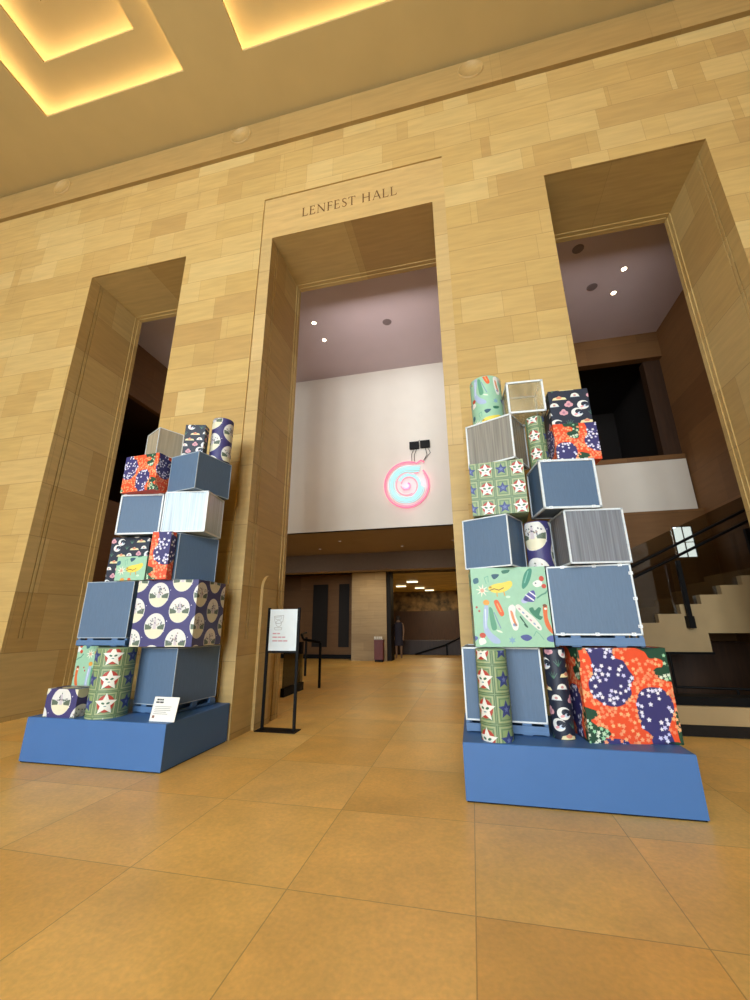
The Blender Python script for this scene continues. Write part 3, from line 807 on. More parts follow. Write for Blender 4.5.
def pat_moon(W, H, ox=0.0, oy=0.0, K=1.0):
    W, H, ox, oy = W / K, H / K, ox / K, oy / K
    L = []; P = .245; Q = .30; R_ = random.Random(3)
    for i in range(-2, int(W / P) + 3):
        for j in range(-2, int(H / Q) + 3):
            cx = i * P + ox; cy = j * Q + (Q / 2 if i % 2 else 0) + oy; r = .112; ry = .122
            L.append((1, '#dfdbd4', ell(cx, cy, r, ry, 0, 26)))
            # lower cream meadow with scalloped top
            low = [(cx + r * .96 * math.cos(math.radians(a)), cy + ry * .96 * math.sin(math.radians(a))) for a in range(200, 341, 10)]
            sc = [(cx + .09 - .02 * k, cy - .028 + (.012 if k % 2 else 0)) for k in range(0, 10)]
            L.append((2, '#e2dabc', low + sc))
            for s in (-1, 1):
                L.append((3, '#5d6a58', [(cx + s * .10, cy - .035), (cx + s * .035, cy - .030), (cx + s * .03, cy - .008), (cx + s * .07, cy + .012), (cx + s * .106, cy + .018)]))
            L.append((3, '#cfc2c6', [(cx - .016, cy - .03), (cx + .016, cy - .03), (cx + .012, cy + .05), (cx, cy + .085), (cx - .012, cy + .05)]))
            for k in range(20):
                a = R_.uniform(0, 2 * PI); rr = R_.uniform(.015, .092)
                L.append((4, R_.choice(['#6f6a78', '#8d8a90', '#b39a86', '#6a7a68', '#4b4660']), ell(cx + math.cos(a) * rr, cy + abs(math.sin(a)) * rr * .9 + .0, .006, .009, R_.uniform(0, 90), 6)))
            for (dx, dy) in ((P / 2, .045), (P / 2 - .02, -.05)):
                L.append((1, '#e8e2f0', starp(cx + dx, cy + dy, .008, .003, 4)))
    return '#3f3a6e', [(l, c, [(x * K, y * K) for x, y in p]) for l, c, p in L]

def pat_sea(W, H, ox=0.0, oy=0.0, K=1.0):
    W, H, ox, oy = W / K, H / K, ox / K, oy / K
    L = []; P = .125; Q = .085; R_ = random.Random(11)
    for i in range(-1, int(W / P) + 2):
        for j in range(-1, int(H / Q) + 2):
            cx = i * P + (P / 2 if j % 2 else 0) + R_.uniform(-.012, .012) + ox; cy = j * Q + R_.uniform(-.01, .01) + oy
            k = (i * 3 + j * 2) % 5
            if k == 0:      # curling wave
                L.append((1, '#e9e6e0', ell(cx, cy, .050, .044, 0, 20))); L.append((2, '#1d2436', ell(cx + .018, cy + .004, .036, .026, -15, 16)))
                L.append((3, '#cdd6e6', ell(cx + .022, cy - .012, .020, .014, 0, 12))); L.append((4, '#1d2436', ell(cx + .028, cy - .008, .012, .009, 0, 12))); L.append((3, '#e6a3a6', ell(cx - .012, cy - .018, .016, .009, 20, 10)))
            elif k == 1:    # cloud hill with flat base
                L.append((1, '#ead9a6', [(cx - .062, cy - .018), (cx + .062, cy - .018), (cx + .05, cy + .002), (cx + .02, cy + .008), (cx, cy + .022), (cx - .025, cy + .010), (cx - .05, cy + .004)]))
                L.append((2, '#d9876a', ell(cx - .002, cy + .004, .024, .013, 0, 12)))
            elif k == 2:    # coral tuft
                for (dx, dy) in ((-.018, 0), (.018, 0), (0, .020), (0, -.006)): L.append((1, '#dca0a8', ell(cx + dx, cy + dy, .019, .019, 0, 10)))
                L.append((2, '#b87f92', ell(cx, cy + .004, .012, .012, 0, 10)))
            elif k == 3:    # grass sprig
                for a in (-40, -15, 12, 38):
                    L.append((1, '#4f7a66', caps(cx, cy - .022, cx + math.sin(math.radians(a)) * .05, cy - .022 + math.cos(math.radians(a)) * .05, .007, .002)))
            else:
                L.append((1, '#e8e4da', ell(cx, cy - .006, .036, .034, 0, 14, 0, 180))); L.append((1, '#c9cfd6', rect(cx - .040, cy - .012, cx + .040, cy - .006)))
                L.append((2, '#c98d8a', ell(cx, cy + .004, .012, .010, 0, 8)))
    return '#1d2436', [(l, c, [(x * K, y * K) for x, y in p]) for l, c, p in L]

def pat_beach(W, H, ox=0.0, oy=0.0):
    """mint paper with seaside doodles; repeats every 0.70 m"""
    T = .70; B = []
    def a(l, c, p): B.append((l, c, [(x / 100 * T, (100 - y) / 100 * T) for x, y in p]))
    # x, y in percent from the top left of the repeat
    a(1, '#e8cf52', smooth([(22, 26), (30, 21), (42, 19), (52, 17), (54, 22), (49, 28), (40, 32), (28, 32)])); [a(2, '#8a5a2c', p) for p in path([(24, 29), (30, 27), (36, 29), (42, 26)], 1.2)]
    a(2, '#b8862c', ell(25, 25, 2, 1.3)); [a(2, '#dba23f', p) for p in path([(33, 32), (33, 37)], 1.4) + path([(42, 31), (43, 36)], 1.4)]
    for k in range(8):
        t = math.radians(45 * k + 10); a(1, '#efe3cf', caps(14, 29, 14 + math.cos(t) * 8, 29 + math.sin(t) * 8, 2.6, .6))
    a(2, '#d9a58a', ell(14, 29, 2.6, 2.6))
    a(1, '#e0602c', smooth([(28, 44), (33, 42), (37, 50), (40, 60), (36, 63), (32, 57)])); a(2, '#f0a05c', caps(32, 47, 36, 57, 1.6))
    a(1, '#e39a3c', ell(18, 45, 4.2, 3.6)); a(1, '#a9b7d2', smooth([(15, 50), (20, 50), (19, 62), (17, 74), (22, 84), (31, 92), (31, 97), (22, 96), (13, 84), (12, 70)])); a(1, '#5c9a7a', smooth([(21, 52), (25, 53), (27, 64), (29, 78), (23, 80), (21, 66)]))
    a(2, '#d8dff0', caps(16, 54, 15, 78, 1.6, .8)); [a(2, '#7f93ad', p) for p in path([(27, 58), (31, 70), (34, 78)], 1.3)]
    a(1, '#e9e4dc', smooth([(46, 52), (51, 48), (55, 52), (54, 62), (57, 72), (55, 80), (50, 80), (47, 70), (46, 60)])); a(2, '#e08f62', smooth([(48, 56), (51, 58), (53, 68), (55, 75), (52, 74), (49, 65)])); a(2, '#93a9c8', ell(52, 74, 2.4, 2.0))
    a(1, '#e6ded4', smooth([(55, 51), (60, 48), (68, 56), (78, 66), (85, 77), (82, 81), (72, 72), (62, 61)]))
    for k in range(6): a(2, ['#c99aa0', '#8ea6c0', '#7d9a86'][k % 3], ell(60 + 4.2 * k, 54 + 4.7 * k, 2.0, 1.1, 45, 8))
    a(1, '#57539a', smooth([(66, 42), (72, 34), (80, 30), (82, 36), (80, 44), (74, 45)])); [a(2, '#e9e4ee', p) for p in (caps(70, 36, 79, 43, 1.7), caps(75, 32, 82, 38, 1.5))]; a(1, '#b7b9dc', ell(68, 43, 5, 3.4, -20))
    a(1, '#eae6de', smooth([(80, 21), (86, 17), (92, 19), (91, 24), (84, 26)])); a(2, '#c8452f', ell(92, 15, 3.2, 3.6)); a(2, '#c8452f', ell(94, 25, 3.0, 3.0)); a(3, '#5a6270', ell(84, 21, 1, 1))
    a(1, '#3f8a72', smooth([(66, 24), (70, 10), (76, 2), (81, 2), (79, 12), (74, 22), (68, 28)])); a(2, '#76b39a', caps(76, 5, 70, 20, 1.4))
    a(1, '#3b7d60', smooth([(72, 54), (77, 52), (79, 56), (84, 52), (87, 54), (84, 62), (88, 64), (84, 68), (76, 62)]))
    a(1, '#dd6a34', smooth([(90, 50), (95, 50), (94, 66), (99, 84), (95, 83), (90, 74), (89, 60)])); a(2, '#7a4a30', ell(92, 50, 2.6, 2)); a(2, '#efe6da', ell(92.5, 54, 1.8, 1.4))
    a(1, '#4c5590', smooth([(58, 88), (66, 86), (72, 90), (66, 94), (60, 92)])); a(1, '#5560a0', smooth([(90, 90), (97, 87), (104, 90), (98, 95), (91, 94)]))
    a(1, '#2f6072', smooth([(3, 14), (9, 12), (10, 18), (4, 20)])); a(1, '#2d5266', smooth([(28, 8), (38, 8), (34, 13), (30, 14)])); a(1, '#35725a', smooth([(42, 3), (52, 2), (50, 6), (43, 7)]))
    a(1, '#2f5a44', caps(60, 64, 68, 77, 2.0, 1.0)); a(2, '#2f5a44', ell(66, 75, 3.2, 1.4, 50)); a(1, '#cfe6c8', ell(47, 38, 3, 1.6)); a(1, '#dfe8d0', ell(32, 82, 4, 1.2, 20))
    a(1, '#c44a34', ell(10, 87, 4, 3.4)); a(1, '#efe7dc', smooth([(5, 92), (11, 90), (14, 96), (6, 99)])); a(1, '#7fa3bd', starp(47, 93, 5, 2.2, 6))
    a(1, '#b9564a', ell(5, 51, 1.4, 1.6)); a(1, '#b9564a', ell(8, 56, 1.4, 1.6)); [a(1, '#5e957e', p) for p in path([(84, 40), (90, 36), (95, 34), (99, 29)], 1.8)]
    [a(1, '#6fa98e', p) for p in path([(20, 20), (18, 12), (23, 10), (23, 18)], .8) + path([(74, 88), (78, 82), (82, 86), (86, 92)], .8)]
    L = []
    for i in range(-1, int(W / T) + 2):
        for j in range(-1, int(H / T) + 2):
            for (l, c, p) in B: L.append((l, c, [(x + i * T + ox, y + j * T + oy) for x, y in p]))
    return '#9cc5a6', L

BL = {}
BL['navy'] = [smooth([(.10, 1.03), (.41, 1.03), (.40, .88), (.50, .83), (.54, .74), (.585, .65), (.53, .58), (.53, .49), (.46, .40), (.33, .36), (.2, .40), (.11, .49), (.09, .60), (.15, .70), (.15, .86)]),
              smooth([(.74, .56), (.86, .54), (.93, .45), (.94, .33), (.89, .23), (.85, .15), (.88, -.03), (.68, -.03), (.65, .1), (.58, .16), (.56, .30), (.575, .44), (.64, .53)])]
BL['green'] = [smooth([(.62, 1.0), (1.0, 1.0), (1.0, .64), (.84, .66), (.80, .72), (.84, .76), (.90, .77), (.92, .83), (.86, .86), (.78, .86), (.74, .93)]),
               smooth([(-.05, .33), (.10, .33), (.15, .29), (.10, .245), (.06, .22), (.12, .17), (.20, .15), (.25, .09), (.18, .05), (.12, -.03), (-.05, -.03)])]
def pat_blossom(W, H, ox=0.0, oy=0.0, T=.73):
    L = []; R_ = random.Random(5); fl = []
    groups = []
    for c in range(85):
        cx, cy = R_.random(), R_.random()
        for k in range(R_.randint(4, 8)):
            groups.append((cx + R_.gauss(0, .042), cy + R_.gauss(0, .042)))
    kept = []
    for g in groups:
        if all((g[0] - q[0]) ** 2 + (g[1] - q[1]) ** 2 > .031 ** 2 for q in kept): kept.append(g)
    for g in kept:
        p = (g[0] % 1, g[1] % 1)
        if any(inside(p, b) for b in BL['navy']): col = R_.choice(['#e6e2f2', '#d6cfee', '#efe9ee'])
        elif any(inside(p, b) for b in BL['green']): col = R_.choice(['#9fd3a4', '#c3dcb4', '#e0e6cc'])
        else: col = R_.choice(['#f58a60', '#f79a6c', '#f6a070', '#f8b47c'])
        fl.append((p[0], p[1], col, R_.uniform(0, 72), R_.uniform(.016, .021)))
    for i in range(-1, int(W / T) + 2):
        for j in range(-1, int(H / T) + 2):
            for nme, c in (('navy', '#38336a'), ('green', '#1c4630')):
                for b in BL[nme]: L.append((1, c, [(x * T + i * T + ox, y * T + j * T + oy) for x, y in b]))
            for (x, y, c, r, s) in fl: L.append((2, c, starp(x * T + i * T + ox, y * T + j * T + oy, s * T / .73, s * .55 * T / .73, 5, r)))
    return '#ee5126', L

def clip(poly, x0, x1, y0, y1):
    for ax, lim, sg in ((0, x0, 1), (0, x1, -1), (1, y0, 1), (1, y1, -1)):
        out = []; n = len(poly)
        for i in range(n):
            a, b = poly[i - 1], poly[i]
            ia, ib = (a[ax] - lim) * sg >= 0, (b[ax] - lim) * sg >= 0
            if ia != ib:
                t = (lim - a[ax]) / (b[ax] - a[ax]); out.append((a[0] + t * (b[0] - a[0]), a[1] + t * (b[1] - a[1])))
            if ib: out.append(b)
        poly = out
        if len(poly) < 3: return []
    return poly
def tris(p):
    return [[p[i] for i in t] for t in tessellate_polygon([[Vector((x, y, 0)) for x, y in p]])]
def convex(p):
    s = 0; n = len(p)
    for i in range(n):
        a, b, c = p[i - 2], p[i - 1], p[i]
        z = (b[0] - a[0]) * (c[1] - b[1]) - (b[1] - a[1]) * (c[0] - b[0])
        if abs(z) < 1e-12: continue
        if s == 0: s = 1 if z > 0 else -1
        elif (z > 0) != (s > 0): return False
    return True
def lay(m, pat, cells):
    """cells: (u0,u1,v0,v1, origin, U, V, N)"""
    base, L = pat
    bm_ = pcol(base)
    for (u0, u1, v0, v1, O, U, V, N) in cells:
        def M(u, v, l): return O + U * (u - u0) + V * (v - v0) + N * (EPS * l)
        m.face([M(u0, v0, 0), M(u1, v0, 0), M(u1, v1, 0), M(u0, v1, 0)], bm_)
    for (l, c, p) in L:
        xs_ = [q[0] for q in p]; ys_ = [q[1] for q in p]; bx = (min(xs_), max(xs_), min(ys_), max(ys_))
        mt = pcol(c); pieces = None
        for (u0, u1, v0, v1, O, U, V, N) in cells:
            if bx[1] <= u0 or bx[0] >= u1 or bx[3] <= v0 or bx[2] >= v1: continue
            if pieces is None: pieces = [p] if convex(p) else tris(p)
            for t in pieces:
                q = clip(t, u0, u1, v0, v1)
                if len(q) >= 3:
                    m.face([O + U * (a - u0) + V * (b - v0) + N * (EPS * l) for a, b in q], mt)

def wrapped_box(x, y, z, yaw, w, d, h, pat, label, off=(0, 0), scale=None, tilt=0, **kw):
    """front face centre at x, y; patterned paper all round; starts on the front face's left edge"""
    g = 0.004
    m = MB()
    if scale is not None: kw['T'] = scale
    W = 2 * (w + d)
    X_, Y_, Z_ = Vector((1, 0, 0)), Vector((0, 1, 0)), Vector((0, 0, 1))
    pt = pat(W, h, off[0] + d, off[1], **kw)
    cells = [(0, d, 0, h, Vector((-w / 2, d, 0)), -Y_, Z_, -X_), (d, d + w, 0, h, Vector((-w / 2, 0, 0)), X_, Z_, -Y_),
             (d + w, 2 * d + w, 0, h, Vector((w / 2, 0, 0)), Y_, Z_, X_), (2 * d + w, W, 0, h, Vector((w / 2, d, 0)), -X_, Z_, Y_)]
    lay(m, pt, cells)
    lay(m, pat(w, d, off[0], off[1], **kw), [(0, w, 0, d, Vector((-w / 2, 0, h)), X_, Y_, Z_)])
    m.face([Vector((-w / 2, 0, 0)), Vector((-w / 2, d, 0)), Vector((w / 2, d, 0)), Vector((w / 2, 0, 0))], pcol(pt[0]))
    o = m.build('wrapped_box', loc=(x, y, z), rot=(0, math.radians(tilt), math.radians(yaw)))
    tag(o, label, 'wrapped box', 'paper wrapped boxes in the two stacks')
    return o
def wrapped_tube(x, y, z, r, h, pat, label, phase=0.0, off=0.0, **kw):
    m = MB(); n = 60; W = 2 * PI * r
    pt = pat(W, h, phase, off, **kw)
    cells = []
    Z_ = Vector((0, 0, 1))
    for k in range(n):
        a0, a1 = -PI / 2 - PI + 2 * PI * k / n, -PI / 2 - PI + 2 * PI * (k + 1) / n
        p0 = Vector((math.cos(a0) * r, math.sin(a0) * r, 0)); p1 = Vector((math.cos(a1) * r, math.sin(a1) * r, 0))
        am = (a0 + a1) / 2
        u0, u1 = W * k / n, W * (k + 1) / n
        cells.append((u0, u1, 0, h - .012, p0, (p1 - p0) / (u1 - u0), Z_, Vector((math.cos(am), math.sin(am), 0))))
    lay(m, pt, cells)
    bc = pcol(pt[0])
    a = [(math.cos(2 * PI * k / n) * r, math.sin(2 * PI * k / n) * r, h - .012) for k in range(n)]
    b = [(math.cos(2 * PI * k / n) * (r - .004), math.sin(2 * PI * k / n) * (r - .004), h - .003) for k in range(n)]
    c = [(math.cos(2 * PI * k / n) * (r - .012), math.sin(2 * PI * k / n) * (r - .012), h) for k in range(n)]
    m.raw(a + b + c, [(k, (k + 1) % n, n + (k + 1) % n, n + k) for k in range(n)] + [(n + k, n + (k + 1) % n, 2 * n + (k + 1) % n, 2 * n + k) for k in range(n)], bc, True)
    m.face(c, bc); m.face([(p[0], p[1], 0) for p in reversed(a)], bc)
    o = m.build('wrapped_tube', loc=(x, y, z)); tag(o, label, 'wrapped tube', 'paper wrapped tubes in the two stacks')
    return o

# ================================================================== CRATES
BLUE = plain('crate_blue_board', '#576d87', .55, var=.06, scale=26, stretch=(4, 4, .4))
BLUE2 = plain('crate_blue_batten', '#54749b', .5, var=.08, scale=12, stretch=(.5, 1, 6))
RIMW = plain('crate_white_rim', '#dfe3e4', .4, var=.06, scale=40)
RIMG = plain('crate_grey_rim', '#a9b4bf', .45, var=.12, scale=40)
CLIPM = plain('crate_clip', '#f2f3f2', .35, var=.02)
SH_GREY = sheet('ribbed_sheet_grey', '#92949a', .78, rough=.16)
SH_ICE = sheet('ribbed_sheet_ice', '#c6d6e2', .90)
SH_BEIGE = sheet('ribbed_sheet_beige', '#a59f94', .72, rough=.16)
SH_CLEAR = sheet('ribbed_sheet_clear', '#cdbb93', .34, stripe=9, amt=.2)
SH_HAZE = sheet('ribbed_sheet_haze', '#c3b59c', .62, stripe=40, amt=.05)

def bar(m, a, b, t, mat):
    a, b = Vector(a), Vector(b)
    lo = [min(a[i], b[i]) - t / 2 for i in range(3)]; hi = [max(a[i], b[i]) + t / 2 for i in range(3)]
    m.box(lo[0], hi[0], lo[1], hi[1], lo[2], hi[2], mat)
def crate(x, y, z, yaw, w, d, h, label, kind='blue', rim=.008, rimmat=None, base=0.0, clips=(), sheetm=None, topopen=False):
    nme = 'display_crate' if kind == 'blue' else 'clear_crate'
    t = thing(nme, (x, y, z), yaw, label, 'crate', 'blue board crates in the two stacks' if kind == 'blue' else 'translucent crates in the two stacks')
    pm = BLUE if kind == 'blue' else sheetm
    rimmat = rimmat or (RIMG if kind == 'blue' else RIMW)
    zb = base; e = rim * .45; th = .006
    m = MB(); m.box(-w / 2 + rim, w / 2 - rim, e, e + th, zb + rim, h - rim, pm); m.build('front_panel', t)
    m = MB(); m.box(-w / 2 + rim, w / 2 - rim, d - e - th, d - e, zb + rim, h - rim, pm); m.build('back_panel', t)
    for s in (-1, 1):
        m = MB(); xa = s * (w / 2 - e); xb = s * (w / 2 - e - th)
        m.box(min(xa, xb), max(xa, xb), rim, d - rim, zb + rim, h - rim, pm); m.build('side_panel', t)
    m = MB(); m.box(-w / 2 + rim, w / 2 - rim, rim, d - rim, h - e - th, h - e, pm); m.build('top_panel', t)
    m = MB(); m.box(-w / 2 + rim, w / 2 - rim, rim, d - rim, zb + e, zb + e + th, pm); m.build('bottom_panel', t)
    m = MB(); q = rim / 2
    X0, X1, Y0, Y1, Z0, Z1 = -w / 2 + q, w / 2 - q, q, d - q, zb + q, h - q
    for yy in (Y0, Y1):
        for zz in (Z0, Z1): bar(m, (X0, yy, zz), (X1, yy, zz), rim, rimmat)
        for xx in (X0, X1): bar(m, (xx, yy, Z0), (xx, yy, Z1), rim, rimmat)
    for xx in (X0, X1):
        for zz in (Z0, Z1): bar(m, (xx, Y0, zz), (xx, Y1, zz), rim, rimmat)
    ef = m.build('edge_frame', t)
    if base:
        m = MB(); m.box(-w / 2, w / 2, .0, .02, .012, base - .022, BLUE2); m.build('batten', t)
        m = MB(); m.box(-w / 2, w / 2, d - .02, d, .012, base - .022, BLUE2); m.build('batten', t)
        for sx in (-1, 1):
            xa, xb = sorted((sx * w / 2, sx * (w / 2 - .03)))
            m = MB(); m.box(xa, xb, .021, d - .021, .012, .034, BLUE2); m.build('side_rail', t)
            for f in (.0, .44, .88):
                y0 = .021 + f * (d - .04); m = MB(); m.box(xa, xb - .0, y0, y0 + .12 * (d - .04), .0, base - .001, BLUE2)
                m.box(xa, xb, y0, y0 + .12 * (d - .04), 0, .012, BLUE2); m.build('foot', t)
        for xx in (-.25, .25):
            m = MB(); m.box(xx * w - .04, xx * w + .04, .0205, d - .021, .0, base - .001, BLUE2); m.build('runner', t)
    for (cx, cz) in clips:     # fractions of the front face
        px = -w / 2 + cx * w; pz = zb + cz * (h - zb)
        m = MB(); s = .016
        for r in ring(px - s, pz - s * .8, px + s, pz + s * .8, .006): 
            m.box(r[0][0], r[1][0], -.006, .004, r[0][1], r[2][1], CLIPM)
        m.build('clip', ef)
    return t

# ================================================================== PLINTHS
PB = plain('plinth_blue_paint', '#426ca4', .5, var=.02, scale=6)
def plinth(x0, x1, y0, y1, h, label):
    m = MB(); b = .006
    t = thing('display_plinth', ((x0 + x1) / 2, (y0 + y1) / 2, 0), 0, label, 'plinth', 'blue plinths under the stacks')
    w, d = (x1 - x0) / 2, (y1 - y0) / 2
    vs = []
    for (z, i) in ((0.012, .0), (h - b, 0), (h, b)):
        vs += [(-w + i, -d + i, z), (w - i, -d + i, z), (w - i, d - i, z), (-w + i, d - i, z)]
    fs = [(0, 1, 5, 4), (1, 2, 6, 5), (2, 3, 7, 6), (3, 0, 4, 7), (4, 5, 9, 8), (5, 6, 10, 9), (6, 7, 11, 10), (7, 4, 8, 11), (8, 9, 10, 11), (3, 2, 1, 0)]
    m.raw(vs, fs, PB); m.build('platform', t)
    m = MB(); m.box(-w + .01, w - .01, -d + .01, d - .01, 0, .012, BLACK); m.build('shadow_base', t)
plinth(-4.83, -3.075, 3.98, 5.128, .437, 'left blue painted plinth under the stack with the white label card')
plinth(-0.148, 1.575, 3.925, 5.128, .433, 'right blue painted plinth in front of the pier between middle and right openings')

# ================================================================== LEFT STACK
zl = .437
crate(-3.595, 4.365, zl, -8, .57, .70, .70, 'large dark blue crate on low runners behind the white label card', base=.09, rim=.008)
wrapped_box(-4.46, 4.01, zl, 2, .40, .24, .285, pat_moon, 'small purple box with one pale moon scene at the left end of the left plinth', off=(.20, .16), K=1.12)
wrapped_box(-4.66, 4.42, zl, 0, .30, .30, .715, pat_beach, 'narrow mint seaside box standing behind the small purple box', off=(.1, .12))
wrapped_tube(-4.02, 4.20, zl, .205, .715, pat_star, 'fat green tube with masked stars standing on the left plinth', phase=.235, off=.03, P=.215, Q=.24)
z2 = 1.158
crate(-4.225, 4.15, z2 + .002, 2, .66, .58, .740, 'blue crate over the green star tube on the left stack', base=.09)
wrapped_box(-3.45, 4.19, z2, 4, .77, .62, .74, pat_moon, 'large purple box of round moon scenes on the big dark crate', off=(.0, .05), K=1.16)
z3 = 1.904
wrapped_box(-4.17, 4.285, z3, 5, .53, .42, .565, pat_sea, 'dark navy wave print box behind the small mint box', off=(.03, .0))
wrapped_box(-3.945, 4.12, z3, 3, .40, .13, .285, pat_beach, 'small mint box with a yellow dog in front of the navy wave box', off=(-.02, -.38))
wrapped_box(-3.545, 4.085, z3, 3, .255, .10, .56, pat_blossom, 'narrow orange and navy blossom box wedged beside the angled crate', off=(-.02, -.10))
crate(-3.59, 4.275, z3, -22, .45, .54, .560, 'angled blue crate standing on the large purple moon box')
z4 = 2.474
crate(-3.985, 4.16, z4, 9, .57, .46, .52, 'white rimmed blue crate under the orange blossom box on the left stack', rim=.02, rimmat=RIMW, clips=((.1, .98), (.9, .98), (.93, .03)))
crate(-3.36, 4.19, z4, 9, .56, .46, .52, 'icy white translucent crate in the left stack', kind='clear', sheetm=SH_ICE, rim=.016)
z5 = 3.0
wrapped_box(-3.98, 4.05, z5, -4, .53, .33, .49, pat_blossom, 'orange box with navy and green blossom patches near the top of the left stack', off=(-.1, -.03), scale=.56)
crate(-3.435, 4.157, z5, -12.5, .49, .56, .492, 'corner turned blue crate under the small tube and box of the left stack')
z6 = 3.498
crate(-3.97, 4.15, z5 + .496, -28, .39, .32, .375, 'hazy clear crate on top of the orange blossom box', kind='clear', sheetm=SH_HAZE, rim=.008)
wrapped_box(-3.42, 4.26, z6, 14, .265, .13, .46, pat_sea, 'small navy wave print box on the highest blue crate of the left stack', off=(.02, .0))
wrapped_tube(-3.215, 4.56, z6, .14, .63, pat_moon, 'purple moon scene tube topping the left stack', phase=.12, off=.1, K=1.1)

# ================================================================== RIGHT STACK
zr = .433
crate(.238, 4.245, zr, -4, .71, .58, .735, 'wide blue crate behind the green star tube on the right plinth', base=.10, rim=.014, rimmat=RIMW)
wrapped_tube(.145, 4.085, zr, .135, .735, pat_star, 'tall green tube with masked stars on the right plinth', phase=.235, off=-.10, P=.19, Q=.235)
wrapped_tube(.712, 4.235, zr, .092, .735, pat_sea, 'slim navy wave print tube beside the big orange box', phase=0.02, off=.02, K=1.15)
wrapped_box(1.245, 4.14, zr, 7, .73, .60, .742, pat_blossom, 'big orange box with navy and green blossom patches on the right plinth', off=(-.012, .0), scale=.765)
y2 = 1.180
wrapped_box(.362, 4.09, y2, 2, .685, .56, .718, pat_beach, 'large mint seaside box above the green star tube on the right stack', off=(.0, .01))
cl = tuple((a, .985) for a in (.2, .58, .88)) + tuple((.985, a) for a in (.12, .5, .86)) + tuple((a, .015) for a in (.1, .5, .9))
crate(1.078, 4.125, y2, -5, .71, .58, .718, 'large blue crate with white clips above the big orange box', base=.10, rim=.014, rimmat=RIMW, clips=cl)
y3 = 1.903
crate(.190, 4.10, y3, -26, .48, .42, .505, 'turned blue crate above the large mint box', rim=.012, rimmat=RIMW)
wrapped_tube(.705, 4.255, y3, .12, .45, pat_moon, 'short purple moon scene tube standing between two crates', phase=.0, off=.12, K=1.25)
crate(1.185, 4.05, y3, 7, .535, .45, .512, 'grey ribbed translucent crate above the clipped blue crate', kind='clear', sheetm=SH_GREY, rim=.016)
y4 = 2.419
wrapped_box(.352, 4.05, y4, -4, .53, .50, .555, pat_star, 'green box with masked stars halfway up the right stack', off=(-.23, -.03), P=.155, Q=.20)
crate(1.005, 3.99, y4, 8, .53, .42, .495, 'white framed blue crate under the upper orange box of the right stack', rim=.02, rimmat=RIMW, clips=((.12, .98), (.2, .98), (.86, .98), (.85, .02), (.12, .02)))
y5 = 2.980
crate(.315, 4.11, y5, -26, .515, .42, .50, 'turned beige translucent crate under the mint tube', kind='clear', sheetm=SH_BEIGE, rim=.016)
wrapped_tube(.800, 4.17, 2.918, .092, .545, pat_star, 'slim green tube with masked stars near the top of the right stack', phase=.175, off=.02, P=.145, Q=.20)
wrapped_box(1.148, 4.05, 2.918, 6, .415, .32, .395, pat_blossom, 'orange and green blossom box near the top of the right stack', off=(-.33, -.12), scale=.56)
wrapped_box(1.14, 4.07, 3.318, 3, .385, .34, .39, pat_sea, 'navy wave print box topping the right end of the right stack', off=(.04, .02), K=1.15)
crate(.722, 4.03, 3.484, 3, .375, .34, .372, 'small clear crate with a white rim on top of the right stack', kind='clear', sheetm=SH_CLEAR, rim=.02)
wrapped_tube(.345, 4.31, 3.484, .172, .57, pat_beach, 'fat mint seaside tube on the top left of the right stack', phase=.3, off=.2)

# ================================================================== SMALL THINGS
# label card on the left plinth
lc = thing('label_card', (-3.20, 4.06, .437), 0, 'small white label card standing on the corner of the left plinth', 'label card')
M = Matrix.Rotation(math.radians(-12), 4, 'X')
m = MB(); m.box(-.15, .15, 0, .006, 0, .23, WHT, M); cd = m.build('card', lc)
m = MB(); m.box(-.12, .12, .006, .05, 0.0, .006, WHT); m.build('foot', lc)
TXT = plain('print_grey', '#4a4644', .7); TXL = plain('print_light_grey', '#a8a29c', .7); TXR = plain('print_rust', '#8a6250', .7); TXP = plain('print_pink', '#cf9a9c', .7)
m = MB()
for (x0, x1, z, hh, mt) in ((-.115, -.085, .195, .016, TXT), (-.08, -.06, .195, .016, TXT), (-.055, -.035, .195, .016, TXT), (-.12, -.08, .17, .016, TXT), (-.074, -.03, .17, .016, TXT),
                        (-.12, .08, .135, .006, TXL), (-.12, .07, .118, .006, TXL), (-.12, .075, .101, .006, TXL), (-.12, .03, .084, .006, TXL), (-.12, .05, .067, .006, TXL)):
    m.box(x0, x1, -.0015, 0, z, z + hh, mt, M)
m.box(-.125, -.10, -.0015, 0, .03, .055, TXR, M)
m.build('printed_text', cd)

# notice stand
nsn = thing('notice_stand', (-2.68, 5.73, 0), 0, 'black floor stand holding a white notice at the left of the middle opening', 'sign stand')
m = MB(); m.box(-.30, .29, -.10, .12, 0, .012, BLACK); m.build('base_plate', nsn)
for s in (-1, 1):
    m = MB(); m.box(s * .235 - .018 + (0), s * .235 + .018, -.012, .02, .012, 1.62, BLACK); m.build('upright', nsn)
m = MB(); m.box(-.217, .217, .0, .014, 1.025, 1.60, WHT if 0 else plain('notice_paper', '#dfe3e2', .5, var=.02)); npn = m.build('notice_panel', nsn)
m = MB(); m.box(-.217, .217, -.004, .018, .995, 1.025, BLACK); m.build('lower_rail', nsn)
m = MB()
def seg(x0, z0, x1, z1, w, mt):
    d = Vector((x1 - x0, z1 - z0)).normalized(); q = Vector((-d.y, d.x)) * w / 2
    m.face([(x0 + q.x, -.0015, z0 + q.y), (x0 - q.x, -.0015, z0 - q.y), (x1 - q.x, -.0015, z1 - q.y), (x1 + q.x, -.0015, z1 + q.y)], mt)
def outline(P, w, mt):
    for i in range(len(P)): seg(*P[i - 1], *P[i], w, mt)
outline([(-.15, 1.50), (.0, 1.515), (-.01, 1.43), (-.05, 1.40), (-.12, 1.40), (-.14, 1.44)], .006, TXL)
